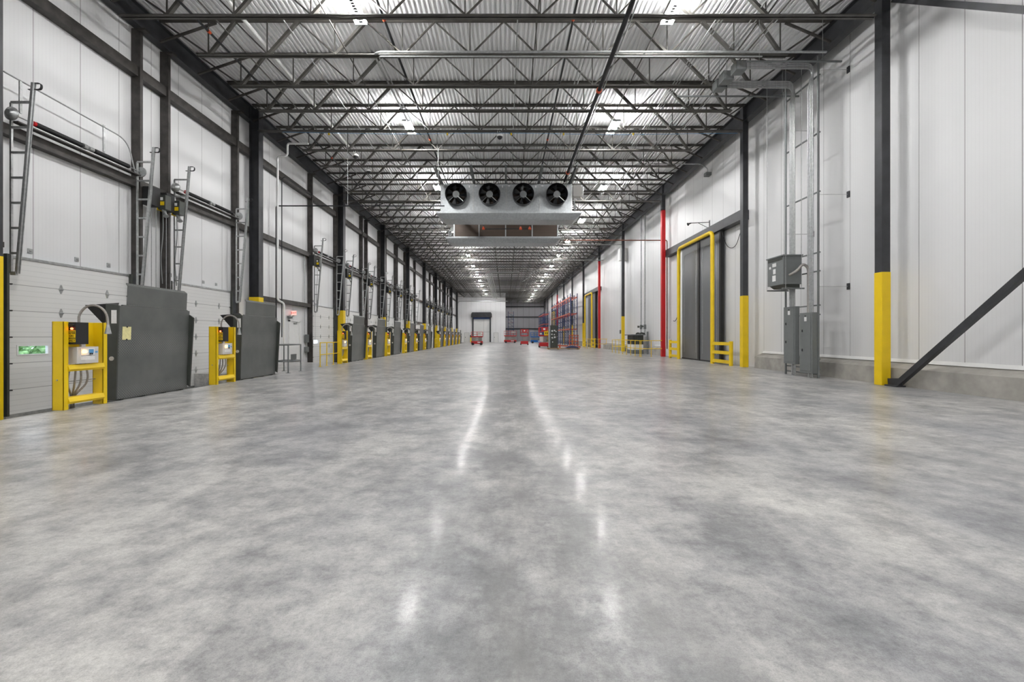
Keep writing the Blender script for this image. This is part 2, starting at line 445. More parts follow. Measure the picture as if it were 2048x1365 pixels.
for i, jy in enumerate(JY):
    on_col = any(abs(jy-(c-.1)) < .35 for c in LCOL+RCOL)
    lab = 'dark open-web steel roof joist spanning the hall, %s counted from the camera' % ordn(i+1)
    grp = 'open-web roof joists'
    if i < 17:
        key = ('n', on_col)
        if key not in protos:
            t = thing('roof_joist', lab, 'joist', (0, 0, ZB), grp)
            bc, tc, webs = joist_pieces(on_col)
            bc.build('bottom_chord', 'joist', t); tc.build('top_chord', 'joist', t)
            for k, m in webs: m.build('web_'+k, 'joist', t)
            for m in knees(): m.build('knee_brace', 'girt', t)
            protos[key] = t; o = t
        else: o = copy_tree(protos[key])
        o.location = (0, jy, ZB); o['label'] = lab
    else:
        key = ('f', on_col)
        if key not in protos:
            protos[key] = recenter(whole_joist(on_col).build('roof_joist', 'joist'), (0, 0, ZB)); o = protos[key]
        else:
            o = protos[key].copy(); COL.objects.link(o)
        tag(o, lab, 'joist', grp); o.location = (0, jy, ZB)
        if jy > YF: # only the right bay continues to the dark end wall
            pass

for i, jy in enumerate((8.54, 6.88, 5.2, 3.3, 1.4, -.5, -2.4, -4.3, -6.2, -8.1, -10.0)):
    o = protos[('f', False)].copy(); COL.objects.link(o); o.location = (0, jy, ZB)
    tag(o, 'dark open-web steel roof joist overhead before the view begins, %s toward the back' % ordn(i+1), 'joist', 'open-web roof joists')
# eave beams on both sides, one per bay
def ibeam(m, x0, x1, y0, y1, z0, z1, t=.02, tw=.014):
    xc = (x0+x1)/2
    m.box(x0, x1, y0, y1, z0, z0+t); m.box(x0, x1, y0, y1, z1-t, z1); m.box(xc-tw/2, xc+tw/2, y0, y1, z0+t, z1-t)
    return m
edges = [YB]+[c for c in LCOL]+[YF]
for i in range(len(edges)-1):
    o = ibeam(MB(), -11.26, -11.0, edges[i]+.01, edges[i+1]-.01, 10.70, ZD-.08).build('eave_beam', 'steel')
    tag(recenter(o, (-11.13, edges[i], 10.7)), 'dark steel eave beam on top of the dock wall columns, %s bay from the camera' % ordn(i+1), 'beam', 'left eave beams')
edges = [YB]+RCOL+[YFF]
for i in range(len(edges)-1):
    o = ibeam(MB(), 10.35, 10.63, edges[i]+.01, edges[i+1]-.01, 10.70, ZD-.08).build('eave_beam', 'steel')
    tag(recenter(o, (10.49, edges[i], 10.7)), 'dark steel eave beam along the right wall, %s bay from the camera' % ordn(i+1), 'beam', 'right eave beams')

# ------------------------------------------------------------------ columns
for i, c in enumerate(LCOL):
    t = thing('steel_column', 'dark wide-flange column with yellow base on the dock wall, %s from the camera' % ordn(i+1), 'column', (-10.9, c, -.5), 'dock wall columns')
    m = MB(); y0, y1 = c-.17, c+.17
    m.box(-10.72, -10.70, y0, y1, 3.05, 11.3); m.box(-11.12, -11.10, y0, y1, -.5, 11.3); m.box(-11.1, -10.72, c-.01, c+.01, 3.05, 11.3)
    m.build('shaft', 'steel', t)
    MB().box(-11.12, -10.69, y0-.01, y1+.01, -.5, 3.05).build('guard', 'yellow', t)
for i, c in enumerate(RCOL):
    red = i in (2, 4, 8)
    lab = ('tall red painted steel column' if red else 'charcoal square steel column with yellow base')+' on the right side, %s from the camera' % ordn(i+1)
    t = thing('steel_column', lab, 'column', (10.46, c, 0), 'right wall columns')
    zg = 3.12
    if red:
        MB().box(10.34, 10.58, c-.12, c+.12, 0, 9.7).build('painted_shaft', 'red', t)
        MB().box(10.345, 10.575, c-.115, c+.115, 9.7, 11.35).build('shaft', 'steel', t)
    else:
        MB().box(10.34, 10.57, c-.115, c+.115, zg, 11.35).build('shaft', 'steel', t)
        MB().box(10.33, 10.58, c-.125, c+.125, 0, zg).build('guard', 'yellow', t, bevel=.01)
# cross bracing toward the camera at the first right column
o = MB().bar((10.46, 11.35, .05), (10.46, 2.2, 8.45), .13, .13, (1, 0, 0)).build('diagonal_brace', 'steel')
tag(recenter(o, (10.46, 11.35, .05)), 'dark steel brace rising from the floor beside the nearest yellow column', 'brace')
MB().box(10.34, 10.6, 11.25, 11.6, 0, .04).bar((10.46, 11.62, .1), (10.46, 11.2, .14), .02, .2, (0, 0, 1)).build('gusset_plate', 'steel', o).location = (0, 0, 0)
o.children[0].data.transform(Matrix.Translation((0, 0, 0)))
o = MB().bar((10.62, 11.6, 10.55), (10.62, 2.2, 2.4), .13, .13, (1, 0, 0)).build('diagonal_brace', 'steel')
tag(recenter(o, (10.62, 11.6, 10.55)), 'dark steel brace coming down from the top of the nearest right column', 'brace')

# ------------------------------------------------------------------ girts on the dock wall
def girt(y0, y1, z0, z1, x0, lab, grp):
    m = MB(); m.box(x0, XL+.0, y0, y1, z0, z0+.015); m.box(x0, XL, y0, y1, z1-.015, z1); m.box(x0+.0, x0+.015, y0, y1, z0, z1)
    o = m.build('wall_girt', 'girt'); tag(recenter(o, (x0, y0, z0)), lab, 'girt', grp)
e2 = [YB]+LCOL+[YF]
for i in range(len(e2)-1):
    a, c = e2[i]+.18, e2[i+1]-.18
    girt(a, c, 9.2, 9.5, -11.1, 'upper brown steel girt across the dock wall, %s bay from the camera' % ordn(i+1), 'upper dock wall girts')
    girt(a, c, 5.86, 6.1, -11.12, 'middle steel girt under the door spring shafts, %s bay from the camera' % ordn(i+1), 'middle dock wall girts')
for (a, c, w_) in ((18.85, 24.2, 'above the white personnel door'), (52.3, 56.6, 'in the farther bay without dock doors')):
    girt(a, c, 3.0, 3.2, -11.1, 'door-height steel girt '+w_, 'door-height girts')

# ------------------------------------------------------------------ dock doors, their posts, tracks, springs and operators
def door_post(t_y, z1=10.66):
    m = MB(); m.box(-11.03, -11.30, t_y-.05, t_y-.038, -.5, z1); m.box(-11.045, -11.03, t_y-.05, t_y+.05, -.5, z1); m.box(-11.30, -11.285, t_y-.05, t_y+.05, -.5, z1)
    return m
def make_post(near):
    t = thing('jamb_post', '', 'post', (-11.16, 0, -.5), 'brown jamb posts')
    door_post(0).build('channel', 'girt', t)
    MB().box(-11.1, -10.85, -.09, .09, 10.58, 10.64).build('top_bracket', 'girt', t)
    MB().box(-11.025, -11.0, -.05, .05, 3.3, 3.42).build('clip', 'girt', t)
    return t
post0 = make_post(True); used_post = False
def hinge_mb(y, z):
    m = MB(); x = -11.205
    m.prism([(y-.012, z+.11), (y+.012, z+.11), (y+.045, z+.02), (y+.045, z-.02), (y+.012, z-.11), (y-.012, z-.11), (y-.045, z-.02), (y-.045, z+.02)], 0, x, x+.012)
    m.tube([(x+.018, y-.05, z), (x+.018, y+.05, z)], .014, 8)
    return m
def make_door(full):
    t = bpy.data.objects.new('door_1', None); COL.objects.link(t); t.location = (-11.22, 0, -.45); t['kind'] = 'structure'
    x0, x1 = -11.26, -11.205; W0, W1, Z0, Z1 = -1.31, -.68, .93, 1.12
    m = MB(); m.box(x0, x1, -DW, DW, -.45, Z0); m.box(x0, x1, -DW, DW, Z1, 3.17); m.box(x0, x1, -DW, W0, Z0, Z1); m.box(x0, x1, W1, DW, Z0, Z1)
    m.build('door_skin', 'sect', t)
    f = MB(); f.box(x1, x1+.012, W0-.03, W1+.03, Z1, Z1+.025); f.box(x1, x1+.012, W0-.03, W1+.03, Z0-.025, Z0); f.box(x1, x1+.012, W0-.03, W0, Z0, Z1); f.box(x1, x1+.012, W1, W1+.03, Z0, Z1)
    wf = f.build('window_frame', 'white', t)
    MB().box(x0+.02, x0+.03, W0, W1, Z0, Z1).build('window_pane', 'glass', wf)
    MB().box(x0, x1+.02, -DW-.03, DW+.03, 3.13, 3.19).build('head_trim', 'galv', t)
    MB().box(x0, x1+.015, -DW, DW, -.5, -.42).build('bottom_seal', 'galv', t)
    for z in (2.53, 1.93, 1.33, .73, .13):
        for y in (-.37, .87):
            hinge_mb(y, z).build('hinge', 'galv', t)
        if full:
            for y in (-1.5, 1.5): MB().tube([(-11.19, y-.03, z), (-11.12, y, z), (-11.19, y+.03, z)], .016, 6).build('roller', 'black', t)
    for s in (-1, 1): MB().box(-11.2, -11.12, s*(DW-.01), s*(DW+.04), -.45, 3.2).build('jamb_track', 'platedark', t)
    return t
def make_track():
    """ leaning vertical-lift track beside a door: a plumb rail, an inclined rail and rungs between them """
    t = thing('lift_track', '', 'door track', (-10.95, 0, 2.75), 'leaning galvanised door lift tracks')
    xv, zt = -11.0, 6.55
    m = MB(); m.box(xv-.02, xv+.02, -.02, .02, 2.75, zt); m.build('plumb_rail', 'galv', t)
    def xi(z): return -10.88+.36*(z-2.75)/(7.0-2.75)
    m = MB(); m.bar((xi(2.75), 0, 2.75), (xi(7.0), 0, 7.0), .035, .055, (1, 0, 0)); m.bar((xi(2.75)+.02, .03, 2.75), (xi(7.0)+.02, .03, 7.0), .012, .05, (1, 0, 0))
    m.build('inclined_rail', 'galv', t)
    for k in range(7):
        z = 3.2+k*.56
        if z > 6.6: break
        MB().bar((xv, 0, z), (xi(z), 0, z), .04, .045, (0, 0, 1)).build('rung', 'galv', t)
    path = [(xi(6.9)-.12, .03, 6.86)]+arc([(xi(6.9), .03, 6.86), (xi(6.9)+.17, .03, 6.86), (xi(6.9)+.17, .03, 7.0), (xi(6.9)+.02, .03, 7.0)], .09, 5)
    m = MB()
    for a, c in zip(path, path[1:]): m.bar(a, c, .045, .012, (0, 0, 1))
    m.build('bumper_spring', 'black', t)
    MB().bar((xv, .0, 2.75), (xi(2.75), 0, 2.75), .05, .08).build('foot_bracket', 'galv', t)
    return t
def make_shaft(full):
    t = thing('spring_shaft', '', 'spring shaft', (-10.93, 0, 6.3), 'counterbalance spring shafts')
    x, z = -10.93, 6.28
    MB().tube([(x, -1.72, z), (x, 1.72, z)], .016, 8).build('shaft', 'galv', t)
    def coil(y0, y1, r):
        m = MB(); n = 30; pts = []; rr = []
        for k in range(n*2+1): pts.append((x, y0+(y1-y0)*k/(n*2), z)); rr.append(r*(1.0 if k % 2 else .86))
        return m.tube(pts, rr, 12)
    coil(-1.2, -.12, .062).build('torsion_spring', 'black', t); coil(.22, 1.25, .062).build('torsion_spring', 'black', t)
    MB().tube([(x, -.1, z), (x, .0, z)], .07, 12).tube([(x, .06, z), (x, .18, z)], .06, 12).build('centre_cone', 'galv', t)
    MB().tube([(x, -1.25, z), (x, -1.2, z)], .055, 12).build('end_cone', 'red', t)
    for s in (-1, 1): MB().tube([(x, s*1.66, z), (x, s*1.69, z), (x, s*1.76, z)], [.15, .15, .06], 20).build('cable_drum', 'galv', t)
    MB().box(x-.1, x+.06, -1.6, 1.6, 6.13, 6.16).build('spring_pad', 'girt', t)
    return t
def make_operator():
    t = thing('hoist_operator', '', 'door operator', (-10.8, 0, 5.5), 'door hoist operators')
    MB().box(-11.0, -10.72, -.2, .12, 5.35, 5.9).build('gearbox', 'black', t)
    g = MB().box(-10.8, -10.56, .12, .34, 5.3, 5.75).build('control_housing', 'platedark', t, bevel=.01)
    MB().box(-10.76, -10.60, .115, .12, 5.42, 5.54).build('yellow_label', 'yellow', g)
    MB().box(-10.74, -10.64, .115, .12, 5.58, 5.67).build('white_label', 'sticker', g)
    MB().box(-10.83, -10.8, .12, .34, 5.28, 5.78).build('side_cover', 'yellow', t)
    MB().tube([(-10.7, .22, 5.3), (-10.64, .22, 5.18), (-10.6, .2, 5.1)], [.06, .04, .075], 10).build('cable_gland', 'galv', t)
    for dx in (0, .14):
        m = MB(); z = 5.3
        while z > 1.2:
            m.tube([(-10.9+dx, 0, z), (-10.9+dx+.012, 0, z-.03), (-10.9+dx, 0, z-.05)], .008, 4); z -= .05
        m.tube([(-10.9+dx, 0, 5.3), (-10.9+dx, 0, 1.2)], .005, 4).build('hand_chain', 'galv', t)
    MB().tube(arc([(-10.75, .25, 5.3), (-10.74, .26, 4.6), (-10.78, .2, 3.8), (-10.76, .25, 3.0)], .3, 5), .014, 6).build('power_cable', 'panel', t)
    return t
doorp = {True: make_door(True)}; track0 = make_track(); shaft0 = make_shaft(True); op0 = make_operator(); ft = fs_ = fo = True
for i, c in enumerate(DC):
    d = doorp[True] if i == 0 else copy_tree(doorp[True])
    d.name = 'door_%d' % (i+1); d.location.y = c
    for s, nm in ((-1, 'near'), (1, 'far')):
        p_ = post0 if not used_post else copy_tree(post0); used_post = True
        yy = c+s*1.80
        if min(abs(yy-q) for q in LCOL) < .28: yy = c+s*1.68
        p_.location.y = yy; p_['label'] = 'brown steel jamb post on the %s side of the %s dock door from the camera' % (nm, ordn(i+1))
        k = track0 if ft else copy_tree(track0); ft = False
        k.location.y = c+s*1.62; k['label'] = 'galvanised leaning ladder-like track, %s side of the %s dock door' % (nm, ordn(i+1))
    k = shaft0 if fs_ else copy_tree(shaft0); fs_ = False
    k.location.y = c; k['label'] = 'black torsion spring shaft with drums above the %s dock door from the camera' % ordn(i+1)
    k = op0 if fo else copy_tree(op0); fo = False
    k.location.y = c+2.0 if i in (0,) else c-2.0-.1; k['label'] = 'yellow-labelled hoist motor with hanging chain serving the %s dock door' % ordn(i+1)
# looping cable tube above first door
o = MB().tube(arc([(-10.98, 9.3, 7.15), (-10.98, 12.35, 7.05), (-10.98, 12.6, 6.2)], .35, 6), .018, 7).build('conduit_loop', 'galv')
tag(recenter(o, (-10.98, 9.3, 7.15)), 'thin galvanised conduit arching over the springs of the first dock door', 'conduit')
for yy in (9.6, 11.6):
    MB().box(-11.0, -10.97, yy, yy+.05, 6.4, 7.13).build('standoff', 'galv', o)
# latch plates on the panels above the doors
for i, yy in enumerate([10.1, 11.2, 12.1, 14.6, 15.9, 16.6]):
    o = MB().box(XL, XL+.02, yy-.05, yy+.05, 3.32, 3.43).box(XL+.02, XL+.035, yy-.02, yy+.02, 3.36, 3.39).build('latch_plate', 'galv')
    tag(recenter(o, (XL, yy, 3.37)), 'small metal plate on the white panel above the dock doors, %s from the camera' % ordn(i+1), 'latch plate', 'small plates above dock doors')

# ------------------------------------------------------------------ vertical-storing dock levelers
LS = [8.94, 13.13, 22.6, 26.9, 31.1, 36.2, 40.4, 44.6, 53.5, 58.2, 62.4, 66.6, 71.2, 75.9]
def make_leveler():
    t = thing('dock_leveler', '', 'dock leveler', (-8.2, 0, 0), 'upright dock levelers')
    # main deck leaning a little outward, y 0..2
    def quad(m, pts, th=.02):
        v = [Vector(p) for p in pts]; n = (v[1]-v[0]).cross(v[2]-v[0]).normalized()*th
        k = len(v); m.add(v+[q-n for q in v], [tuple(range(k)), tuple(reversed(range(k, 2*k)))]+[(i, i+k, (i+1) % k+k, (i+1) % k) for i in range(k)])
        return m
    quad(MB(), [(-8.2, 0.02, 0.01), (-8.2, 2.0, 0.01), (-8.13, 2.0, 2.0), (-8.13, .02, 2.0)]).build('deck_plate', 'plate', t)
    m = MB(); quad(m, [(-8.15, .22, 2.0), (-8.15, 1.92, 2.0), (-8.13, 1.92, 2.44), (-8.13, .22, 2.44)]); quad(m, [(-8.13, .22, 2.44), (-8.13, 1.92, 2.44), (-8.19, 1.9, 2.5), (-8.19, .24, 2.5)])
    m.build('lip_plate', 'plate', t)
    MB().tube([(-8.16, .1, 2.0), (-8.16, 1.95, 2.0)], .022, 8).build('lip_hinge', 'platedark', t)
    s1 = MB().prism([(-8.19, 0), (-8.42, 0), (-8.40, 2.04), (-8.13, 2.0)], 1, -.01, .02).build('side_plate', 'platedark', t)
    MB().box(-8.28, -8.17, -.014, -.01, 1.62, 1.9).build('warning_sticker', 'sticker', s1)
    MB().tube([(-8.27, -.03, .88), (-8.27, -.01, .88)], .045, 12).build('pivot_cap', 'plastic', s1)
    MB().prism([(-8.19, .1), (-8.13, 1.9), (-8.02, 1.82), (-8.12, .06)], 1, 1.98, 2.02).build('side_flange', 'platedark', t)
    MB().add([(-8.4, 0, 2.03), (-8.14, 0, 2.0), (-8.5, .05, 1.6), (-8.75, -.1, 2.0), (-8.4, .3, 2.08), (-8.5, -.05, 2.0)], [(0, 1, 2), (0, 2, 3), (0, 4, 1), (3, 5, 4), (0, 3, 4), (5, 3, 2)]).build('rubber_seal', 'black', t)
    fr = MB()
    for y in (.15, .7, 1.3, 1.85): fr.box(-8.4, -8.22, y, y+.05, -.3, 1.9)
    fr.build('rear_ribs', 'platedark', t)
    MB().box(-8.5, -8.2, 0, 2.0, -.3, -.02).build('hinge_frame', 'platedark', t)
    return t
lev0 = make_leveler()
for i, y in enumerate(LS):
    o = lev0 if i == 0 else copy_tree(lev0)
    o.location = (-8.2, y, 0); o['label'] = 'grey tread-plate dock leveler stored upright, %s from the camera' % ordn(i+1)
o = MB().bar((-8.15, 9.14, 1.275), (-8.14, 9.14, 1.555), .21, .003, (1, 0, 0)).build('paper_note', 'paper')
tag(recenter(o, (-8.145, 9.14, 1.41)), 'yellow paper note taped on the nearest dock leveler', 'note')
for z in (1.55, 1.28): MB().box(-8.143+.035*(z-1.4), -8.138+.035*(z-1.4), 9.125, 9.155, z-.015, z+.015).build('tape', 'black', o)

# ------------------------------------------------------------------ yellow guard frames with control boxes
FS = [7.72, 11.8, 20.8, 24.7, 28.8, 33.8, 38.0, 42.2, 51.5, 56.2, 60.4, 64.6, 69.2, 73.9]
def make_frame(near):
    t = thing('safety_barrier', '', 'guard frame', (-8.13, 0, 0), 'yellow guard frames beside dock levelers')
    def post(y0): # C-channel
        m = MB(); m.box(-8.24, -8.03, y0, y0+.012, 0, 1.62); m.box(-8.045, -8.03, y0, y0+.09, 0, 1.62); m.box(-8.24, -8.225, y0, y0+.09, 0, 1.62); return m
    post(0).build('post', 'yellow', t, bevel=.003); post(.76).build('post', 'yellow', t, bevel=.003)
    m = MB(); m.prism([(-8.19, .70), (-8.03, .70), (-8.0, .74), (-8.03, .82), (-8.19, .82)], 1, .08, .77); m.build('middle_rail', 'yellow', t)
    m = MB(); m.prism([(-8.19, .10), (-8.03, .10), (-8.0, .14), (-8.03, .22), (-8.19, .22)], 1, .08, .77); m.build('bottom_rail', 'yellow', t)
    MB().box(-8.235, -8.22, .1, .77, 1.12, 1.62).build('back_plate', 'yellow', t)
    MB().bar((-8.2, .1, .5), (-8.2, .76, .5), .015, .04, (1, 0, 0)).build('strut_channel', 'galv', t)
    MB().tube([(-8.14, -.012, .55), (-8.14, 0, .55)], .014, 8).build('anchor_bolt', 'galv', t)
    return t
def make_control():
    t = thing('control_box', '', 'control box', (-8.08, 0, .83), 'grey dock control boxes')
    MB().box(-8.17, -7.985, .2, .62, .835, 1.15).build('enclosure', 'plastic', t, bevel=.006)
    c = MB().box(-7.985, -7.98, .27, .54, .9, 1.12).build('faceplate', 'sticker', t)
    MB().tube([(-7.98, .325, 1.06), (-7.945, .325, 1.06)], [.04, .032], 14).build('indicator_lamp', 'amber', t)
    MB().box(-7.98, -7.974, .42, .51, 1.03, 1.1).build('display', 'bluestk', t)
    for dy in (.44, .48): MB().box(-7.974, -7.968, dy-.012, dy+.012, 1.0, 1.03).build('button', 'black', t)
    MB().box(-7.98, -7.977, .27, .54, .98, .986).build('stripe', 'platedark', t)
    MB().box(-7.985, -7.981, .55, .60, 1.03, 1.06).build('sticker', 'bluestk', t)
    MB().box(-8.16, -8.12, .42, .5, 1.15, 1.42).build('wire_duct', 'plastic', t)
    m = MB()
    for k, dy in enumerate((.22, .32, .4, .5)):
        m.tube(arc([(-8.12, dy, .83), (-8.14, dy-.06+.05*k, .45), (-8.3, .42, .2), (-8.32, .3+.08*k, -.4)], .2, 5), .017, 7)
    m.build('cable_conduit', 'chrome', t)
    return t
def make_signal(full):
    t = thing('signal_box', '', 'signal box', (-8.16, 0, 1.22), 'black dock signal boxes')
    MB().box(-8.08, -7.925, .12, .36, 1.2, 1.61).build('housing', 'black', t, bevel=.004)
    s = MB().box(-8.075, -7.93, .115, .12, 1.24, 1.46).build('sign_plate', 'yellow', t)
    if full:
        for k, (w_, z) in enumerate((('CAUTION', 1.44), ('ENTER', 1.405), ('ON', 1.355), ('GREEN', 1.31), ('ONLY', 1.265))):
            text_mesh('sign_text', w_, .03 if k == 0 else .048, 'black', s, (-8.003, .114, z), (1, 0, 0), (0, 0, 1), .001)
    MB().tube([(-7.99, .12, 1.49), (-7.99, .1, 1.49)], .02, 10).build('red_light', 'redlight', t)
    MB().tube([(-7.97, .12, 1.55), (-7.97, .085, 1.55)], .028, 10).build('signal_hood', 'black', t)
    MB().tube([(-8.03, .12, 1.55), (-8.03, .085, 1.55)], .028, 10).build('signal_hood', 'black', t)
    return t
def make_goose():
    t = thing('dock_light', '', 'dock light', (-8.14, .42, 1.6), 'gooseneck dock lights')
    pts = []
    for k in range(15):
        a = PI*k/14; pts.append((-7.97-.2*math.cos(a)+.03*k/14, .42+.12*k/14, 1.72+.23*math.sin(a)))
    pts = [(-8.17, .42, 1.45)]+pts+[(-7.735, .55, 1.58)]
    MB().tube(pts, .021, 10).build('flexible_arm', 'chrome', t)
    MB().tube([(-7.735, .55, 1.58), (-7.735, .55, 1.53), (-7.745, .56, 1.40)], [.022, .03, .055], 14).build('lamp_head', 'galv', t)
    return t
fr0 = make_frame(True); ct0 = make_control(); sg0 = make_signal(True); gn0 = make_goose()
for i, y in enumerate(FS):
    nm = ordn(i+1)
    o = fr0 if i == 0 else copy_tree(fr0); o.location.y = y; o['label'] = 'yellow steel guard frame left of a dock leveler, %s from the camera' % nm
    o = ct0 if i == 0 else copy_tree(ct0); o.location.y = y; o['label'] = 'pale control box with amber lamp on the %s yellow guard frame' % nm
    o = sg0 if i == 0 else copy_tree(sg0); o.location.y = y; o['label'] = 'black signal box with yellow ENTER ON GREEN ONLY sign, %s guard frame' % nm
    o = gn0 if i == 0 else copy_tree(gn0); o.location.y = y+.42; o['label'] = 'gooseneck loading light arched over the %s yellow guard frame' % nm

# ------------------------------------------------------------------ personnel door bay
t = bpy.data.objects.new('door_15', None); COL.objects.link(t); t.location = (XL, 22.75, 0); t['kind'] = 'structure'
MB().box(XL, XL+.04, 22.2, 23.2, 0, 2.12).build('door_leaf', 'white', t)
f = MB().box(XL, XL+.07, 22.1, 22.2, 0, 2.2).box(XL, XL+.07, 23.2, 23.3, 0, 2.2).box(XL, XL+.07, 22.1, 23.3, 2.12, 2.2).build('door_frame', 'white', t)
MB().box(XL+.04, XL+.07, 22.6, 22.95, 2.0, 2.07).bar((XL+.06, 22.75, 2.05), (XL+.35, 22.4, 2.1), .02, .015).bar((XL+.35, 22.4, 2.1), (XL+.08, 22.2, 2.15), .02, .015).build('door_closer', 'galv', t)
MB().box(XL+.04, XL+.05, 22.3, 22.9, .12, .4).build('vent_grille', 'panel', t)
t = thing('exit_sign', 'lit red exit sign above the white personnel door', 'sign', (-11.2, 22.5, 2.5))
MB().box(-11.3, -11.02, 22.42, 22.5, 2.46, 2.7).build('housing', 'white', t)
g = MB().box(-11.28, -11.04, 22.41, 22.42, 2.48, 2.68).build('face', 'exit', t)
text_mesh('sign_text', 'EXIT', .13, 'red', g, (-11.16, 22.405, 2.575), (1, 0, 0), (0, 0, 1), .002)
t = thing('emergency_light', 'twin-head emergency light on the wall beside the exit sign', 'light', (-11.25, 22.2, 2.3))
MB().box(-11.3, -11.2, 22.0, 22.35, 2.28, 2.4).build('battery_box', 'panel', t)
for dy in (22.02, 22.33): MB().tube([(-11.2, dy, 2.42), (-11.1, dy, 2.42)], [.04, .06], 10).build('lamp_head', 'plastic', t)
for i, (y, z0, z1, lab) in enumerate(((24.0, 1.0, 1.45, 'upper grey switch box by the far jamb of the personnel door'), (24.0, .45, .75, 'lower grey switch box by the far jamb of the personnel door'))):
    o = MB().box(XL, XL+.15, y-.15, y+.15, z0, z1).build('switch_box', 'panel'); tag(recenter(o, (XL, y, z0)), lab, 'electrical box')
    MB().tube([(XL+.07, y, z0), (XL+.07, y, z0-.3)], .02, 8).build('conduit_stub', 'galv', o)
def pipe(name, pts, r, mat, lab, cat='pipe', bend=.12, group=None, n=10):
    o = MB().tube(arc(pts, bend) if len(pts) > 2 else pts, r, n).build(name, mat); tag(recenter(o, pts[0]), lab, cat, group); return o
pipe('drain_pipe', [(-9.0, 19.4, 10.15), (-9.95, 19.4, 10.15), (-9.95, 19.4, 9.6), (-10.4, 19.4, 9.55), (-10.4, 19.4, 3.0), (-10.1, 19.4, 2.85), (-10.1, 19.4, .02)], .045, 'white', 'white drain pipe stepping down in front of the personnel door bay')
pipe('conduit', [(-2.9, 20.2, 7.55), (-10.9, 20.2, 7.55), (-10.9, 20.2, .02)], .03, 'pipe', 'long dark pipe crossing from the dock wall toward the ceiling cooler')
pipe('conduit', [(-10.85, 24.0, 9.2), (-10.85, 20.9, 9.2), (-11.0, 20.9, 9.1), (-11.0, 20.9, 1.3)], .025, 'pipe', 'thin black conduit dropping along the wall left of the personnel door')
pipe('conduit', [(-11.2, 23.7, 6.0), (-11.2, 23.7, 1.4)], .02, 'galv', 'thin galvanised conduit above the upper grey switch box')
for i, (xx, yy) in enumerate(((-7.5, 20.2), (-3.2, 20.2))):
    pipe('support_rod', [(xx, yy, 7.55), (xx, yy, 10.3)], .009, 'galv', '%s hanger rod holding the long dark cross pipe' % ('left' if i == 0 else 'right'), 'rod', n=6)
t = thing('pipe_stand', 'grey tubular steel stand at the floor edge before the personnel door', 'stand', (-8.25, 16.0, 0))
for x in (-8.6, -7.95):
    for y in (15.55, 16.5):
        MB().tube([(x, y, 0), (x, y, 1.03)], .024, 8).build('leg', 'panel', t); MB().box(x-.06, x+.06, y-.06, y+.06, 0, .012).build('foot_plate', 'panel', t)
for nm, z in (('top_frame', 1.03), ('lower_frame', .42)):
    MB().tube([(-8.6, 15.55, z), (-7.95, 15.55, z), (-7.95, 16.5, z), (-8.6, 16.5, z), (-8.6, 15.55, z)], .024, 8).build(nm, 'panel', t)

# ------------------------------------------------------------------ pipe railings
def railing(path, posts, lab, zt=1.06, zm=.53, r=.022):
    t = thing('guard_railing', lab, 'railing', (*path[0], 0))
    for z, nm in ((zt, 'top_rail'), (zm, 'middle_rail')):
        MB().tube([(x, y, z) for x, y in path], r, 8).build(nm, 'yellow', t)
    for x, y in posts:
        MB().tube([(x, y, 0), (x, y, zt)], r, 8).box(x-.05, x+.05, y-.05, y+.05, 0, .012).build('post', 'yellow', t)
    return t
railing([(-8.2, 18.8), (-8.2, 20.78)], [(-8.2, 18.8), (-8.2, 19.5), (-8.2, 20.25)], 'short yellow pipe railing before the third yellow guard frame')
railing([(-8.2, 49.2), (-8.2, 50.85)], [(-8.2, 49.2), (-8.2, 50.1)], 'farther short yellow pipe railing on the dock edge')
railing([(10.3, 28.0), (8.93, 28.0), (8.93, 35.5), (10.6, 35.5)], [(9.6, 28), (8.93, 28.0)]+[(8.93, 28.25+k*1.04) for k in range(0, 8)], 'yellow pipe railing around the equipment beyond the near red column')
railing([(10.9, 45.5), (9.05, 45.5), (9.05, 49.4)], [(10.8, 45.5), (10.0, 45.5), (9.5, 45.5), (9.05, 45.5), (9.05, 46.8), (9.05, 48.1), (9.05, 49.4)], 'farther yellow pipe railing beside the second tall grey door')

# ------------------------------------------------------------------ tall insulated sliding doors on the right with yellow goalposts
def cold_door(n, y0, y1, z1=6.65, which='nearest'):
    """ y0 near, y1 far opening """
    t = bpy.data.objects.new('door_%d' % n, None); COL.objects.link(t); t.location = (10.85, (y0+y1)/2, 0); t['kind'] = 'structure'
    ym = y0+(y1-y0)*.5
    def leaf(a, c):
        m = MB().box(10.74, 10.86, a, c, .06, z1-.02).build('door_leaf', 'strip', t, bevel=.01)
        p = .3; rim = arc([(10.738, a+p, .4), (10.738, a+p, z1-.45), (10.738, c-p, z1-.45), (10.738, c-p, .4)], .35, 6)
        MB().tube(rim, .012, 6).build('panel_rib', 'galv', m)
    leaf(y0, ym-.12); leaf(ym+.12, y1)
    MB().box(10.70, 10.84, ym-.12, ym+.12, .02, z1).build('centre_gasket', 'black', t)
    MB().box(10.70, 10.86, y0-.14, y0, 0, z1).build('edge_gasket', 'black', t)
    MB().box(10.72, 10.88, y0, y1, .0, .07).build('bottom_gasket', 'black', t)
    MB().box(10.78, XR, y1, y1+.45, 0, z1).build('jamb_trim', 'white', t)
    MB().box(10.62, XR, y0-2.1, y1+2.6, z1-.02, z1+.42).build('track_beam', 'steel', t)
    return t
def fender(t, y0, y1):
    for y in (y0, y1):
        MB().tube([(10.27, y, 0), (10.27, y, 1.12)], .085, 12).build('fender_post', 'yellow', t)
    for z in (.16, .58, 1.0):
        MB().box(10.21, 10.33, y0, y1, z-.075, z+.075).build('fender_rail', 'yellow', t)
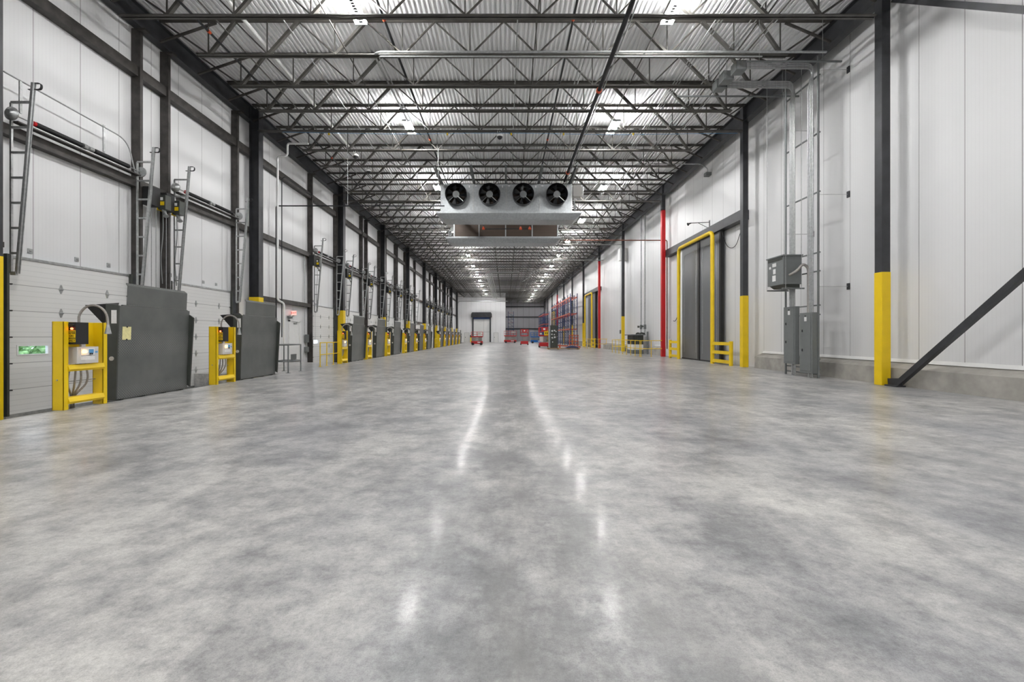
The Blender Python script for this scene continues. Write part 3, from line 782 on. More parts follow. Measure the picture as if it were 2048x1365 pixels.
def goalpost(y0, y1, ya, yb, which, z=6.55):
    t = thing('goalpost_guard', 'yellow pipe goalpost with low fenders around the %s tall grey sliding door' % which, 'goalpost', (10.27, (y0+y1)/2, 0), 'yellow goalposts on the right wall')
    MB().tube(arc([(10.27, y0, 0), (10.27, y0, z), (10.27, y1, z), (10.27, y1, 0)], .32, 7), .095, 14).build('hoop', 'yellow', t)
    fender(t, ya, y0); fender(t, y1, yb)
cold_door(16, 21.3, 25.85, which='nearest'); goalpost(21.1, 25.2, 19.35, 26.5, 'nearest')
cold_door(17, 50.8, 55.3); goalpost(50.6, 54.9, 48.9, 56.1, 'second')
cold_door(18, 90.0, 94.5); goalpost(89.8, 94.2, 88.2, 95.2, 'farthest')
# horn on an arm over the first tall door
t = thing('door_horn', 'black horn on a bracket arm above the nearest tall grey door', 'horn', (XR, 22.9, 7.3))
MB().bar((XR, 22.9, 7.5), (10.0, 22.9, 7.45), .03, .03).bar((XR, 22.9, 7.15), (10.4, 22.9, 7.45), .02, .02).box(XR-.02, XR, 22.85, 22.95, 7.1, 7.6).build('bracket_arm', 'steel', t)
MB().tube([(10.0, 22.9, 7.45), (9.9, 22.9, 7.42), (9.82, 22.9, 7.38)], [.03, .04, .09], 10).build('horn_bell', 'black', t)
pipe('power_cable', [(10.72, 21.1, 6.6), (10.9, 20.9, 5.7), (10.93, 20.2, 5.55), (10.95, 19.6, 6.5)], .014, 'black', 'hanging black cable loop between the nearest grey door and column', 'cable', .4)
pipe('power_cable', [(10.95, 26.9, 6.2), (10.9, 26.9, 2.6), (10.9, 27.3, 2.3), (10.9, 27.6, 2.35)], .02, 'black', 'black cable hanging beside the near red column', 'cable', .3)
pipe('copper_pipe', [(3.9, 28.55, 7.8), (10.85, 28.55, 7.8), (10.85, 28.55, .5)], .035, 'copper', 'brown pipe crossing under the roof to the near red column and down', 'pipe')
pipe('conduit', [(10.9, 26.6, 7.0), (10.9, 26.6, .3)], .05, 'pipe', 'black vertical pipe beside the left jamb of the nearest grey door')

# ------------------------------------------------------------------ electrical rack by the right wall
t = thing('strut_rack', 'galvanised strut frame holding the electrical panels off the right wall', 'rack', (10.02, 14.4, 0))
for y in (13.62, 15.2): MB().box(10.0, 10.045, y-.025, y+.025, 0, 10.35).build('upright', 'panel', t)
for z in (.12, .3, .62, 2.05, 2.35, 3.45, 4.05, 6.0, 7.9, 9.75): MB().box(10.045, 10.085, 13.6, 15.22, z-.02, z+.02).build('crossbar', 'panel', t)
for i, (y, z) in enumerate(((13.62, 9.9), (13.62, 5.9), (13.62, 2.95), (15.2, 8.7), (15.2, 5.0))):
    q = MB().tube([(10.045, y, z), (XR-.03, y, z)], .007, 6).build('tie_rod', 'galv', t)
    MB().box(XR-.03, XR-.001, y-.05, y+.05, z-.1, z+.1).build('wall_plate', 'steel', t)
def epanel(y0, y1, x0, x1, z0, z1, lab):
    t = thing('breaker_panel', lab, 'electrical panel', ((x0+x1)/2, (y0+y1)/2, z0), 'grey breaker panels')
    MB().box(x0, x1, y0, y1, z0, z1).build('enclosure', 'panel', t, bevel=.005)
    d = MB().box(x0-.012, x0, y0+.06, y1-.06, z0+.08, z1-.06).build('door', 'panel', t, bevel=.004)
    for z in ((z0*.62+z1*.38), (z0*.3+z1*.7)): MB().box(x0-.03, x0-.012, y1-.16, y1-.13, z-.04, z+.04).build('latch', 'black', d)
    MB().box(x0-.014, x0-.012, (y0+y1)/2-.05, (y0+y1)/2+.06, z1-.28, z1-.14).build('label_plate', 'sticker', d)
    MB().box(x0-.014, x0-.012, (y0+y1)/2-.02, (y0+y1)/2+.04, z1-.13, z1-.09).build('name_plate', 'black', d)
    m = MB()
    for k in range(3): m.tube([((x0+x1)/2, y0+.12+k*.08, 0), ((x0+x1)/2, y0+.12+k*.08, z0)], .022, 8)
    m.build('floor_conduit', 'galv', t)
epanel(13.62, 14.2, 9.83, 10.0, .145, 2.12, 'grey breaker panel, nearer of the two on the strut frame')
epanel(14.42, 15.02, 9.83, 9.98, .4, 2.37, 'grey breaker panel, farther of the two, below the transformer')
MB()
t = thing('transformer', 'grey box transformer on a bracket shelf above the breaker panels', 'transformer', (9.6, 14.65, 3.05))
MB().box(9.31, 9.92, 14.24, 15.1, 3.1, 4.05).build('cabinet', 'panel', t, bevel=.006)
MB().box(9.28, 9.95, 14.2, 15.14, 4.05, 4.09).build('lid', 'panel', t)
MB().box(9.30, 9.31, 14.3, 15.05, 3.93, 4.02).build('vent_slot', 'platedark', t)
for (a, c, z0, z1) in ((14.62, 14.82, 3.75, 3.87), (14.65, 14.78, 3.5, 3.67), (14.64, 14.82, 3.25, 3.45), (14.9, 15.0, 3.7, 3.78)): MB().box(9.303, 9.31, a, c, z0, z1).build('label_plate', 'sticker', t)
MB().prism([(9.36, 3.1), (9.9, 3.1), (9.9, 2.98), (9.5, 3.0)], 1, 14.3, 15.05).build('base_tray', 'platedark', t)
for y in (14.3, 15.1): MB().box(9.3, 10.05, y-.02, y+.02, 2.94, 2.985).build('shelf_arm', 'panel', t)
for x, y in ((9.32, 15.15), (9.36, 14.2), (9.88, 14.18), (9.9, 15.12)): MB().tube([(x, y, 2.95), (x, y, 10.3)], .007, 6).build('hanger_rod', 'galv', t)
MB().tube(arc([(9.5, 14.23, 3.4), (9.62, 14.05, 3.5), (9.8, 14.0, 3.75), (9.97, 13.98, 3.6), (9.97, 13.98, 2.12)], .2, 6), .045, 12).build('flexible_conduit', 'chrome', t)
def bundle(n, x0, y, dx, dy, box, zt, lab):
    for k in range(n):
        yk = y+dy*k; zk = zt-.045*k
        pipe('conduit', [(box, yk, zk), (10.09, yk, zk)] and [(box, y+.0, zt-.055*k), (9.97-0*k, y+dy*k*.0+.0, zt-.055*k), (9.97, y, zt-.055*k-.35)], .018, 'galv', lab) if False else None
for bi, (yb, n, ztop, xb, lab, zfoot) in enumerate(((13.78, 4, 10.2, 7.75, 'over the nearer breaker panel', 2.12), (14.75, 5, 10.2, 7.7, 'over the farther breaker panel', 2.37))):
    for k in range(n):
        zk = ztop-.055*k; yk = yb+.075*k if bi == 0 else yb+.06*k-.1
        xk = 9.98-.0*k
        pipe('conduit', [(xb, yb, zk), (9.97-.05*k if False else 9.965, yb+.0*k, zk), (9.965, yk, zk-.5), (9.965, yk, zfoot)], .021, 'galv', 'galvanised conduit %s of %s bending down %s' % (['one', 'two', 'three', 'four', 'five'][k], ['four', 'five'][bi], lab), 'conduit', .22, 'conduits dropping to the breaker panels', 8)
for i, (x, y, z) in enumerate(((7.6, 13.85, 10.1), (7.45, 14.35, 10.08), (7.45, 14.8, 10.08))):
    o = MB().box(x-.17, x+.17, y-.17, y+.17, z-.15, z+.15).build('junction_box', 'panel', bevel=.005)
    tag(recenter(o, (x, y, z)), 'grey junction box under the roof at the conduit bends, %s from the camera' % ordn(i+1), 'junction box', 'ceiling junction boxes')
    MB().box(x-.14, x+.14, y-.175, y-.17, z-.12, z+.12).build('cover', 'galv', o)
    MB().tube([(x, y, z+.14), (x, y, ZD)], .008, 6).build('drop_rod', 'galv', o)
for i, y in enumerate((13.4, 15.35)):
    o = MB().box(6.2 if i else 7.6, 10.6, y-.02, y+.02, 10.0, 10.045).build('strut_channel', 'panel'); [MB().tube([(xx, y, 10.04), (xx, y, ZD)], .008, 6).build('drop_rod', 'galv', o) for xx in (8.0, 10.0)]; [None for _ in ()]; tag(o, '%s horizontal strut carrying the conduits near the roof' % ('farther' if i else 'nearer'), 'strut')

# ------------------------------------------------------------------ sprinkler mains, conduits and drains along the roof
def along(name, x, z, r, mat, lab, y0=8.6, y1=97, cat='pipe', joints=None):
    t = thing(name, lab, cat, (x, y0, z))
    MB().tube([(x, y0, z), (x, y1, z)], r, 12).build('pipe_run', mat, t)
    if joints:
        for y in joints: MB().tube([(x, y-.05, z), (x, y+.05, z)], r*1.35, 12).build('coupling', 'orange', t)
    return t
along('sprinkler_main', 3.28, 9.98, .073, 'pipe', 'thick black sprinkler main running down the hall right of centre', joints=[14.9, 22.4], y1=23.6)
along('sprinkler_branch', 1.98, 10.62, .035, 'pipe', 'thin black sprinkler line just right of the hall centre', joints=[12.4, 20, 28])
along('sprinkler_branch', -3.55, 10.62, .04, 'pipe', 'thin black sprinkler line running left of the hall centre', joints=[12.4, 20, 28])
along('sprinkler_branch', -9.0, 10.6, .035, 'pipe', 'thin black sprinkler line close to the dock wall', joints=[12.9, 22])
along('drain_main', -7.85, 10.85, .06, 'white', 'white roof drain pipe high along the left side', y1=22)
for i, (x, z, lab) in enumerate(((2.5, 10.55, 'left one of the paired conduits right of centre'), (2.62, 10.55, 'right one of the paired conduits right of centre'),
        (3.52, 10.23, 'thin conduit hugging the black sprinkler main'), (6.02, 10.42, 'left of three bright conduits over the right side'), (6.12, 10.42, 'middle of three bright conduits over the right side'), (6.22, 10.42, 'right of three bright conduits over the right side'),
        (7.1, 10.5, 'first thin conduit beside the junction boxes'), (7.25, 10.5, 'second thin conduit beside the junction boxes'), (7.9, 10.55, 'thin conduit outside the junction boxes'),
        (-6.3, 10.33, 'thin conduit over the dock side of the hall'), (.35, 10.6, 'thin conduit near the hall centre line'))):
    along('conduit_run', x, z, .018, 'galv', 'galvanised roof conduit, '+lab, cat='conduit', y1=90)
pipe('conduit', [(10.0, 13.25, 10.22), (-4.0, 13.25, 10.22), (-4.2, 13.6, 10.35), (-4.2, 18.3, 10.6)], .035, 'galv', 'thick bright conduit following the third joist, upper one', 'conduit', .25)
pipe('conduit', [(8.0, 13.25, 10.08), (-3.9, 13.25, 10.08), (-4.05, 13.6, 10.3), (-4.05, 18.3, 10.6)], .022, 'galv', 'thin bright conduit following the third joist, lower one', 'conduit', .25)
pipe('conduit', [(6.3, 23.5, 10.0), (7.0, 22.8, 10.6), (10.5, 22.8, 10.6), (10.85, 22.8, 10.35), (10.85, 22.8, 10.1)], .03, 'galv', 'conduit bending down at the right wall above the nearest tall door', 'conduit', .2)
o = MB().box(10.7, 10.98, 22.65, 22.95, 9.95, 10.12).build('pull_box', 'panel'); tag(recenter(o, (10.85, 22.8, 10)), 'small grey conduit fitting high on the right wall', 'fitting')
# bridging rods
for i, x in enumerate((-8.2, -5.0, .9, 4.4, 7.6)):
    o = MB().bar((x, 8.6, 10.32), (x, 97, 10.32), .03, .03).build('bridging_angle', 'joist'); tag(recenter(o, (x, 8.6, 10.32)), 'thin steel bridging line tying the joists, %s from the left' % ordn(i+1), 'bridging', 'joist bridging lines')
# dome cameras
for i, (x, y, z, lab) in enumerate(((-.25, 18.43, 10.02, 'dome camera hanging from the roof near the hall centre'), (-7.2, 20.42, 10.02, 'dome camera under the roof on the dock side, nearer one'), (-7.2, 22.34, 10.02, 'dome camera under the roof on the dock side, farther one'))):
    t = thing('dome_camera', 'white '+lab, 'camera', (x, y, z))
    MB().tube([(x, y, z-.02), (x, y, z+.06), (x, y, z+.09)], [.14, .14, .05], 16).build('housing', 'white', t)
    MB().tube([(x, y, z-.13), (x, y, z-.1), (x, y, z-.05), (x, y, z-.02)], [.03, .08, .11, .115], 16).build('dome', 'black', t)
    MB().tube([(x, y, z+.09), (x, y, z+.24)], .02, 8).build('stem', 'galv', t)
    MB().tube([(x+.1*math.cos(a/12*2*PI), y, z+.22+.1*math.sin(a/12*2*PI)) for a in range(12)], .008, 6).build('cable_loop', 'white', t)
pipe('camera_cable', [(-9.6, 18.3, 10.15), (-4.5, 18.3, 10.05), (-.25, 18.3, 10.12), (4.5, 18.3, 10.03), (10.0, 18.3, 10.1)], .009, 'bluestk', 'pale blue cable strung across under the sixth joist', 'cable', 1.5, n=5)
for i, x in enumerate((-7.6, -2.5, .25, 2.5, 5.5)):
    o = MB().box(x-.03, x+.03, 18.27, 18.33, 10.02, 10.1).build('cable_hook', 'yellow'); tag(recenter(o, (x, 18.3, 10.05)), 'yellow cable hook under the sixth joist, %s from the left' % ordn(i+1), 'hook', 'yellow cable hooks')

# ------------------------------------------------------------------ ceiling coolers
def make_cooler():
    """ fans face -Y (front at y 0), coil at the back y 1.3 """
    t = thing('ceiling_cooler', '', 'air cooler', (0, 0, 7.95), 'four fan ceiling coolers')
    x0, x1, z0, z1 = -3.67, 3.73, 8.36, 9.95
    MB().box(x0, x1, .02, 1.2, z1-.03, z1).box(x0, x0+.03, .02, 1.2, z0, z1).box(x1-.03, x1, .02, 1.2, z0, z1).build('casing', 'cooler', t)
    cx = [-2.76, -.89, .99, 2.87]; es = [x0, -1.825, .05, 1.93, x1]
    for k in range(4):
        a, c = es[k]+.01, es[k+1]-.01; m = MB(); n = 28; r = .56; zc = 9.27
        ring = [(cx[k]+r*math.cos(2*PI*j/n), zc+r*math.sin(2*PI*j/n)) for j in range(n)]
        outer = []
        for j in range(n):
            ca, sa = math.cos(2*PI*j/n), math.sin(2*PI*j/n)
            s = min((((c if ca > 0 else a)-cx[k])/ca) if abs(ca) > 1e-6 else 1e9, (((z1-.01 if sa > 0 else z0)-zc)/sa) if abs(sa) > 1e-6 else 1e9)
            outer.append((cx[k]+ca*s, zc+sa*s))
        vs = [(p[0], .0, p[1]) for p in ring]+[(p[0], 0, p[1]) for p in outer]
        m.add(vs, [(j, (j+1) % n, n+(j+1) % n, n+j) for j in range(n)])
        for qx, qz in ((a, z0), (c, z0), (a, z1-.01), (c, z1-.01)):
            # corner filler triangles
            idx = sorted(range(n), key=lambda j: (outer[j][0]-qx)**2+(outer[j][1]-qz)**2)[:2]
            m.add([(outer[idx[0]][0], 0, outer[idx[0]][1]), (outer[idx[1]][0], 0, outer[idx[1]][1]), (qx, 0, qz)], [(0, 1, 2)])
        m.build('fan_panel', 'cooler', t)
        MB().box(c-.02, c+.04, -.03, .02, z0, z1).build('panel_seam', 'galv', t)
        f = MB(); R = .58
        f.tube([(cx[k], -.42, zc), (cx[k], -.36, zc), (cx[k], .05, zc)], [R+.02, R, R], 36, False)
        f.tube([(cx[k], .05, zc), (cx[k], -.36, zc), (cx[k], -.42, zc)], [R-.02, R-.02, R], 36, False)
        fan = f.build('fan_shroud', 'fan', t)
        hb = MB().tube([(cx[k], -.34, zc), (cx[k], -.1, zc)], .19, 20).build('hub', 'panel', fan)
        bl = MB()
        for q in range(7):
            a0 = 2*PI*q/7; pts = []
            for (rr, da, yy) in ((.18, -.25, -.22), (.18, .25, -.12), (.55, .28, -.10), (.55, -.22, -.24)):
                pts.append((cx[k]+rr*math.cos(a0+da), yy, zc+rr*math.sin(a0+da)))
            bl.add(pts+[(p_[0], p_[1]+.012, p_[2]) for p_ in pts], [(0, 1, 2, 3), (7, 6, 5, 4), (0, 4, 5, 1), (1, 5, 6, 2), (2, 6, 7, 3), (3, 7, 4, 0)])
        bl.build('fan_blades', 'fan', fan)
        MB().bar((cx[k]+.1, -.38, zc-.12), (cx[k]+.42, -.38, zc-.42), .03, .015, (0, 1, 0)).build('motor_stay', 'galv', fan)
        MB().bar((cx[k]-.1, -.38, zc-.12), (cx[k]-.42, -.38, zc-.42), .008, .008, (0, 1, 0)).build('motor_stay', 'galv', fan)
        MB().box(a+.08, a+.2, -.004, 0, z1-.12, z1-.08).build('label_plate', 'sticker', t)
        MB().box(c-.24, c-.18, -.004, 0, z1-.2, z1-.08).build('warning_plate', 'sticker', t)
    # coil at back
    for k in range(4): MB().box(es[k]+.04, es[k+1]-.04, .6, 1.22, z0+.02, z1-.04).build('coil', 'coil', t)
    MB().box(x0, x0+.08, 1.2, 1.27, z0, z1).box(x1-.08, x1, 1.2, 1.27, z0, z1).box(x0, x1, 1.2, 1.27, z1-.05, z1).box(x0, x1, 1.2, 1.27, z0, z0+.05).box(es[1]-.04, es[1]+.04, 1.2, 1.27, z0, z1).box(es[2]-.04, es[2]+.04, 1.2, 1.27, z0, z1).box(es[3]-.04, es[3]+.04, 1.2, 1.27, z0, z1).build('coil_frame', 'cooler', t)
    # drain pan, sloped sides
    m = MB(); A = [(-3.85, -.25, 8.34), (4.25, -.25, 8.34), (4.25, 1.45, 8.34), (-3.85, 1.45, 8.34)]; B = [(-3.85, -.25, 8.24), (4.25, -.25, 8.24), (4.25, 1.45, 8.24), (-3.85, 1.45, 8.24)]; C_ = [(-3.5, .05, 7.97), (3.9, .05, 7.93), (3.9, 1.15, 7.93), (-3.5, 1.15, 7.97)]
    m.add(A+B+C_, [(0, 1, 2, 3)]+[(i, i+4, (i+1) % 4+4, (i+1) % 4) for i in range(4)]+[(i+4, i+8, (i+1) % 4+8, (i+1) % 4+4) for i in range(4)]+[(8, 9, 10, 11)])
    m.build('drain_pan', 'cooler', t)
    MB().box(-.25, .3, -.02, -.01, 8.02, 8.06).build('name_plate', 'sticker', t)
    MB().box(3.84, 4.3, .1, .5, 9.3, 9.93).build('electrical_box', 'plastic', t, bevel=.01)
    for k in range(4): MB().tube(arc([(3.74, .6+.1*k, 9.2-.1*k), (4.0+.04*k, .6+.1*k, 9.2-.1*k), (4.0+.04*k, .6+.1*k, 8.4)], .08, 4), .03, 8).build('refrigerant_pipe', 'galv', t)
    MB().tube(arc([(3.74, .9, 9.6), (4.5, .9, 9.6), (4.5, .9, 10.1)], .1, 4), .07, 10).build('suction_pipe', 'white', t)
    return t
ck = make_cooler(); ck['label'] = 'nearer ceiling cooler, its four black fans facing the camera'; ck.location = (0, 24.0, 7.95)
c2 = copy_tree(ck); c2['label'] = 'farther ceiling cooler behind the fans, showing its brown coil face'; c2.location = (.06, 31.3, 7.95); c2.rotation_euler = (0, 0, PI)
for i, x in enumerate((-3.65, -1.78, .02, 1.88, 3.68)):
    o = MB().box(x-.06, x+.06, 21.8, 33.5, 9.98, 10.02).box(x-.06, x+.06, 21.8, 33.5, 10.14, 10.18).box(x-.01, x+.01, 21.8, 33.5, 10.0, 10.16).build('support_beam', 'panel')
    tag(recenter(o, (x, 21.8, 9.98)), 'steel beam over the ceiling coolers, %s from the left' % ordn(i+1), 'beam', 'cooler support beams')
pipe('valve_pipe', [(-1.5, 28.1, 8.45), (1.7, 28.1, 8.45)], .03, 'pipe', 'dark pipe with orange fittings between the two coolers')
for i, x in enumerate((-1.45, 1.0, 1.6)):
    t = thing('pipe_valve', 'orange pipe fitting between the coolers, %s from the left' % ordn(i+1), 'valve', (x, 28.1, 8.45), 'orange fittings between coolers')
    MB().tube([(x-.09, 28.1, 8.45), (x+.09, 28.1, 8.45)], .06, 10).tube([(x, 28.1, 8.45), (x, 28.1, 8.6)], .055, 10).build('fitting', 'orange', t)
    MB().tube([(x, 28.1, 8.6), (x, 28.1, 10.27)], .025, 8).build('riser', 'pipe', t)

# ------------------------------------------------------------------ equipment beyond the near red column
t = thing('equipment_skid', 'white and grey equipment crate with ribbed dark top inside the yellow railing', 'equipment', (10.1, 33.2, 0))
MB().box(9.75, 10.6, 32.6, 34.1, 0, .3).build('base', 'panel', t, bevel=.02)
MB().box(9.78, 10.58, 32.62, 34.08, .3, .72).build('body', 'white', t, bevel=.02)
m = MB().box(9.78, 10.58, 32.62, 34.08, .72, 1.42)
for k in range(9): m.box(9.76, 9.78, 32.65+k*.16, 32.72+k*.16, .75, 1.38)
for k in range(5): m.box(9.82+k*.16, 9.9+k*.16, 32.60, 32.62, .75, 1.38)
m.build('ribbed_case', 'platedark', t)
MB().box(9.6, 10.7, 32.4, 34.3, 1.42, 1.5).build('lid', 'panel', t, bevel=.02)
for i, (x, y, lab) in enumerate(((10.72, 32.7, 'nearer'), (10.72, 33.6, 'farther'))):
    t = thing('riser_pipe', '%s of two grey risers above the railed equipment, with valves' % lab, 'pipe', (x, y, 1.5), 'grey risers above the equipment')
    MB().tube([(x, y, 1.55), (x, y, 11.35)], .055, 10).build('pipe_run', 'galv', t)
    MB().tube([(x, y, 1.9), (x, y, 2.25)], .1, 12).build('valve_body', 'panel', t)
    MB().tube([(x, y, 2.1), (x-.22, y, 2.1)], .03, 8).tube([(x-.22, y, 2.02), (x-.22, y, 2.18)], .07, 10).build('valve_handle', 'platedark', t)
    MB().tube(arc([(x, y, 1.55), (x-.3, y, 1.6), (x-.4, y, 1.5)], .1, 4), .07, 10).build('elbow', 'platedark', t)
pipe('conduit', [(10.72, 32.1, 1.7), (10.72, 32.1, 0)], .07, 'panel', 'short grey pipe leg standing beside the railed equipment')
for i, (y, z0) in enumerate(((40.5, 1.6), (29.6, 2.4))):
    t = thing('wall_conduit', 'thin vertical conduit with a switch on the right wall, %s of two' % ('farther' if i == 0 else 'nearer'), 'conduit', (10.95, y, 0))
    MB().tube([(10.95, y, .2 if i == 0 else z0), (10.95, y, 10.6)], .015, 8).build('tube_run', 'galv', t); MB().box(10.88, XR, y-.08, y+.08, z0, z0+.35).build('switch', 'panel', t)
t = thing('wall_box', 'white square enclosure high on the right wall beyond the red column', 'box', (10.6, 38.6, 8.2))
MB().box(10.3, XR, 38.3, 38.9, 8.2, 9.3).build('enclosure', 'white', t, bevel=.01)

# ------------------------------------------------------------------ end wall door
t = bpy.data.objects.new('door_19', None); COL.objects.link(t); t.location = (-5.2, YF, 0); t['kind'] = 'structure'
xa, xb_, zt = -7.35, -3.65, 6.3
MB().box(xa, xb_, YF-.03, YF, 0, 5.7).build('door_leaf', 'white', t)
MB().box(xa-.3, xa, YF-.25, YF, 0, zt).build('side_frame', 'steel', t); MB().box(xb_, xb_+.3, YF-.25, YF, 0, zt).build('side_frame', 'steel', t)
MB().prism([(xa-.5, zt-.6), (xb_+.5, zt-.6), (xb_+.5, zt+.2), (xb_+.3, zt+.55), (xa-.3, zt+.55), (xa-.5, zt+.2)], 1, YF-.7, YF).build('roll_hood', 'steel', t)
MB().box(xa, xb_, YF-.35, YF-.3, 5.3, 5.7).build('curtain_edge', 'navy', t)
MB().box(xa, xb_, YF-.3, YF-.25, 5.7, 5.82).build('header_strip', 'white', t)
MB().box((xa+xb_)/2+.5, (xa+xb_)/2+.53, YF-.045, YF-.03, 0, 5.3).box(xa, xb_, YF-.045, YF-.03, 2.3, 2.34).build('panel_joint', 'panel', t)
for n, x in ((20, -8.9), (21, -2.2)):
    t = bpy.data.objects.new('door_%d' % n, None); COL.objects.link(t); t.location = (x, YF, 0); t['kind'] = 'structure'
    MB().box(x-.5, x+.5, YF-.05, YF, 0, 2.15).build('door_leaf', 'white', t); MB().box(x-.4, x-.3, YF-.1, YF-.05, 1.0, 1.2).build('handle', 'black', t)
    MB().box(x-.56, x-.5, YF-.06, YF, 0, 2.2).box(x+.5, x+.56, YF-.06, YF, 0, 2.2).box(x-.56, x+.56, YF-.06, YF, 2.15, 2.2).build('frame', 'cooler', t)
o = MB().box(-8.05, -7.75, YF-1.2, YF-.9, 0, 1.1).build('bollard', 'yellow'); tag(recenter(o, (-7.9, YF-1, 0)), 'yellow bollard left of the far roll-up door', 'bollard')
MB().box(-8.08, -7.72, YF-1.23, YF-.87, 1.1, 1.6).build('cap', 'black', o)
for z in (9.4, 6.6, 3.6-.5+.3): 
    o = MB().box(.1, 10.6, YFF-.25, YFF, z-.15, z+.15).build('wall_girt', 'steel'); tag(recenter(o, (5, YFF-.1, z)), 'black girt on the dark end wall, %s' % {9.4: 'top one', 6.6: 'middle one'}.get(z, 'bottom one'), 'girt', 'dark end wall girts')
o = pipe('conduit', [(-10.6, 95.0, -.5), (-10.6, 95.0, 9.2), (0.5, 95.0, 9.2)], .1, 'galv', 'grey duct pipe crossing in front of the far white wall', 'pipe', .6)
pipe('conduit', [(1.8, 55.0, 9.75), (1.6, 55, 9.6), (-3.4, 55.0, 9.6), (-3.9, 55.6, 9.7)], .09, 'galv', 'grey pipe crossing under the roof halfway down the hall', 'pipe', .4)
for xx in (-3.0, 1.4): pipe('support_rod', [(xx, 55.0, 9.6), (xx, 55.0, ZD)], .01, 'galv', '%s rod holding the grey pipe halfway down the hall' % ('left' if xx < 0 else 'right'), 'rod', n=6)
for k in range(4):
    pipe('conduit', [(-2.6+.25*k, 55.4, 9.7), (-2.6+.25*k, 94, 9.7)], .06, 'galv', 'grey conduit %s of the far ceiling bundle from the left' % ordn(k+1), 'conduit', group='far ceiling conduit bundle')
for i, (y, xh) in enumerate(((46.0, 8.6), (38.2, 9.4))):
    pipe('conduit', [(10.6, y, 9.6), (xh-3.2, y, 9.6), (xh-6, y+18, 9.6)], .045, 'galv', 'thin grey pipe slanting from the right wall under the roof, %s one' % ('farther' if i == 0 else 'nearer'), 'pipe', .5)

# ------------------------------------------------------------------ pallet racks
def rack(x0, x1, y0, y1, step, ztop, levels, lab, along_y=True, grid=False):
    t = thing('pallet_rack', lab, 'rack', ((x0+x1)/2, y0, 0), 'blue and orange pallet racks')
    n = max(1, round((y1-y0)/step))
    for k in range(n+1):
        y = y0+(y1-y0)*k/n; m = MB()
        for x in (x0, x1): m.box(x-.05, x+.05, y-.04, y+.04, 0, ztop)
        z = .3; s = 0
        while z < ztop-.9:
            m.bar((x0 if s else x1, y, z), (x1 if s else x0, y, z+.85), .03, .03, (0, 1, 0)); m.bar((x0, y, z), (x1, y, z), .03, .03)
            z += .85
        m.build('upright_frame', 'rackblue', t)
    for z, ya, yb in levels:
        for x in (x0-.03, x1+.03): MB().box(x-.03, x+.03, ya, yb, z-.08, z+.08).build('load_beam', 'rackorange', t)
        m = MB(); yy = ya+.3
        while yy < yb: m.box(x0, x1, yy, yy+.06, z, z+.04); yy += 1.1
        m.build('cross_bars', 'rackorange', t)
    return t
rack(9.0, 9.95, 59.0, 83.0, 2.7, 7.3, [(6.8, 59, 83), (4.55, 59, 83), (2.36, 59, 74)], 'long blue and orange pallet rack against the right wall, nearest')
rack(8.95, 9.95, 97.0, 114.0, 2.5, 7.0, [(6.5, 97, 114), (4.2, 97, 114)], 'farther pallet rack on the right near the dark end wall')
t = rack(.65, 1.95, 103.0, 104.2, 1.2, 7.4, [(7.0, 103, 104.2), (4.7, 103, 104.2)], 'narrow blue pallet rack tower before the dark end wall')
t = thing('mesh_gate', 'orange steel grid panels at the near foot of the long pallet rack', 'grid panel', (9.5, 58.6, 0))
m = MB()
for z in (.2, .65, 1.1, 1.5): m.box(8.8, 10.05, 58.55, 58.62, z-.05, z+.05)
for x in (8.8, 9.2, 9.6, 10.0): m.box(x-.04, x+.04, 58.55, 58.62, 0, 1.5)
m.build('grid', 'rackorange', t)

# ------------------------------------------------------------------ lifts
def scissor(x, y, L, Wd, mat, lab, rot=0, deck=1.45, rail=1.05, curved=False):
    t = thing('scissor_lift', lab, 'lift', (0, 0, 0), 'parked scissor lifts')
    MB().box(-L/2, L/2, -Wd/2, Wd/2, .18, .62).build('chassis', mat, t, bevel=.03)
    for sx in (-1, 1):
        for sy in (-1, 1):
            MB().tube([(sx*L*.36, sy*(Wd/2-.02), .2), (sx*L*.36, sy*(Wd/2+.08), .2)], .2, 14).build('wheel', 'black', t)
    for k in range(3):
        z0 = .66+k*.24
        m = MB()
        for sy in (-1, 1): m.bar((-L*.45, sy*Wd*.38, z0), (L*.45, sy*Wd*.38, z0+.2), .05, .15).bar((-L*.45, sy*Wd*.34, z0+.2), (L*.45, sy*Wd*.34, z0), .05, .15)
        m.build('scissor_arm', 'scissor', t)
    MB().box(-L/2, L/2, -Wd/2, Wd/2, deck-.05, deck+.12).build('platform', mat, t)
    m = MB(); r = .025
    zz = deck+rail
    for z in (zz, deck+rail*.5): m.tube([(-L/2, -Wd/2, z), (L/2, -Wd/2, z), (L/2, Wd/2, z), (-L/2, Wd/2, z), (-L/2, -Wd/2, z)], r, 6)
    k = max(2, int(L/.6))
    for i in range(k+1):
        for sy in (-1, 1): m.tube([(-L/2+L*i/k, sy*Wd/2, deck), (-L/2+L*i/k, sy*Wd/2, zz)], r, 6)
    m.build('guardrail', mat, t)
    MB().box(L*.1, L*.35, -Wd/2-.08, -Wd/2-.03, zz-.42, zz-.1).build('control_station', 'plastic', t)
    MB().box(L*.05, L*.3, -Wd/2-.03, -Wd/2, .35, .5).build('decal', 'sticker', t)
    t.location = (x, y, 0); t.rotation_euler = (0, 0, rot); return t
scissor(-4.35, 65.0, 1.75, .8, 'liftred', 'red scissor lift parked before the far roll-up door', rail=.75, deck=1.25)
scissor(.95, 85.0, 2.45, 1.2, 'liftred', 'larger red scissor lift beside the end of the white wall', rail=1.0, deck=1.4)
scissor(6.1, 82.0, 2.5, 1.2, 'blue', 'bright blue scissor lift behind the red lifts', rail=.9, deck=1.2)
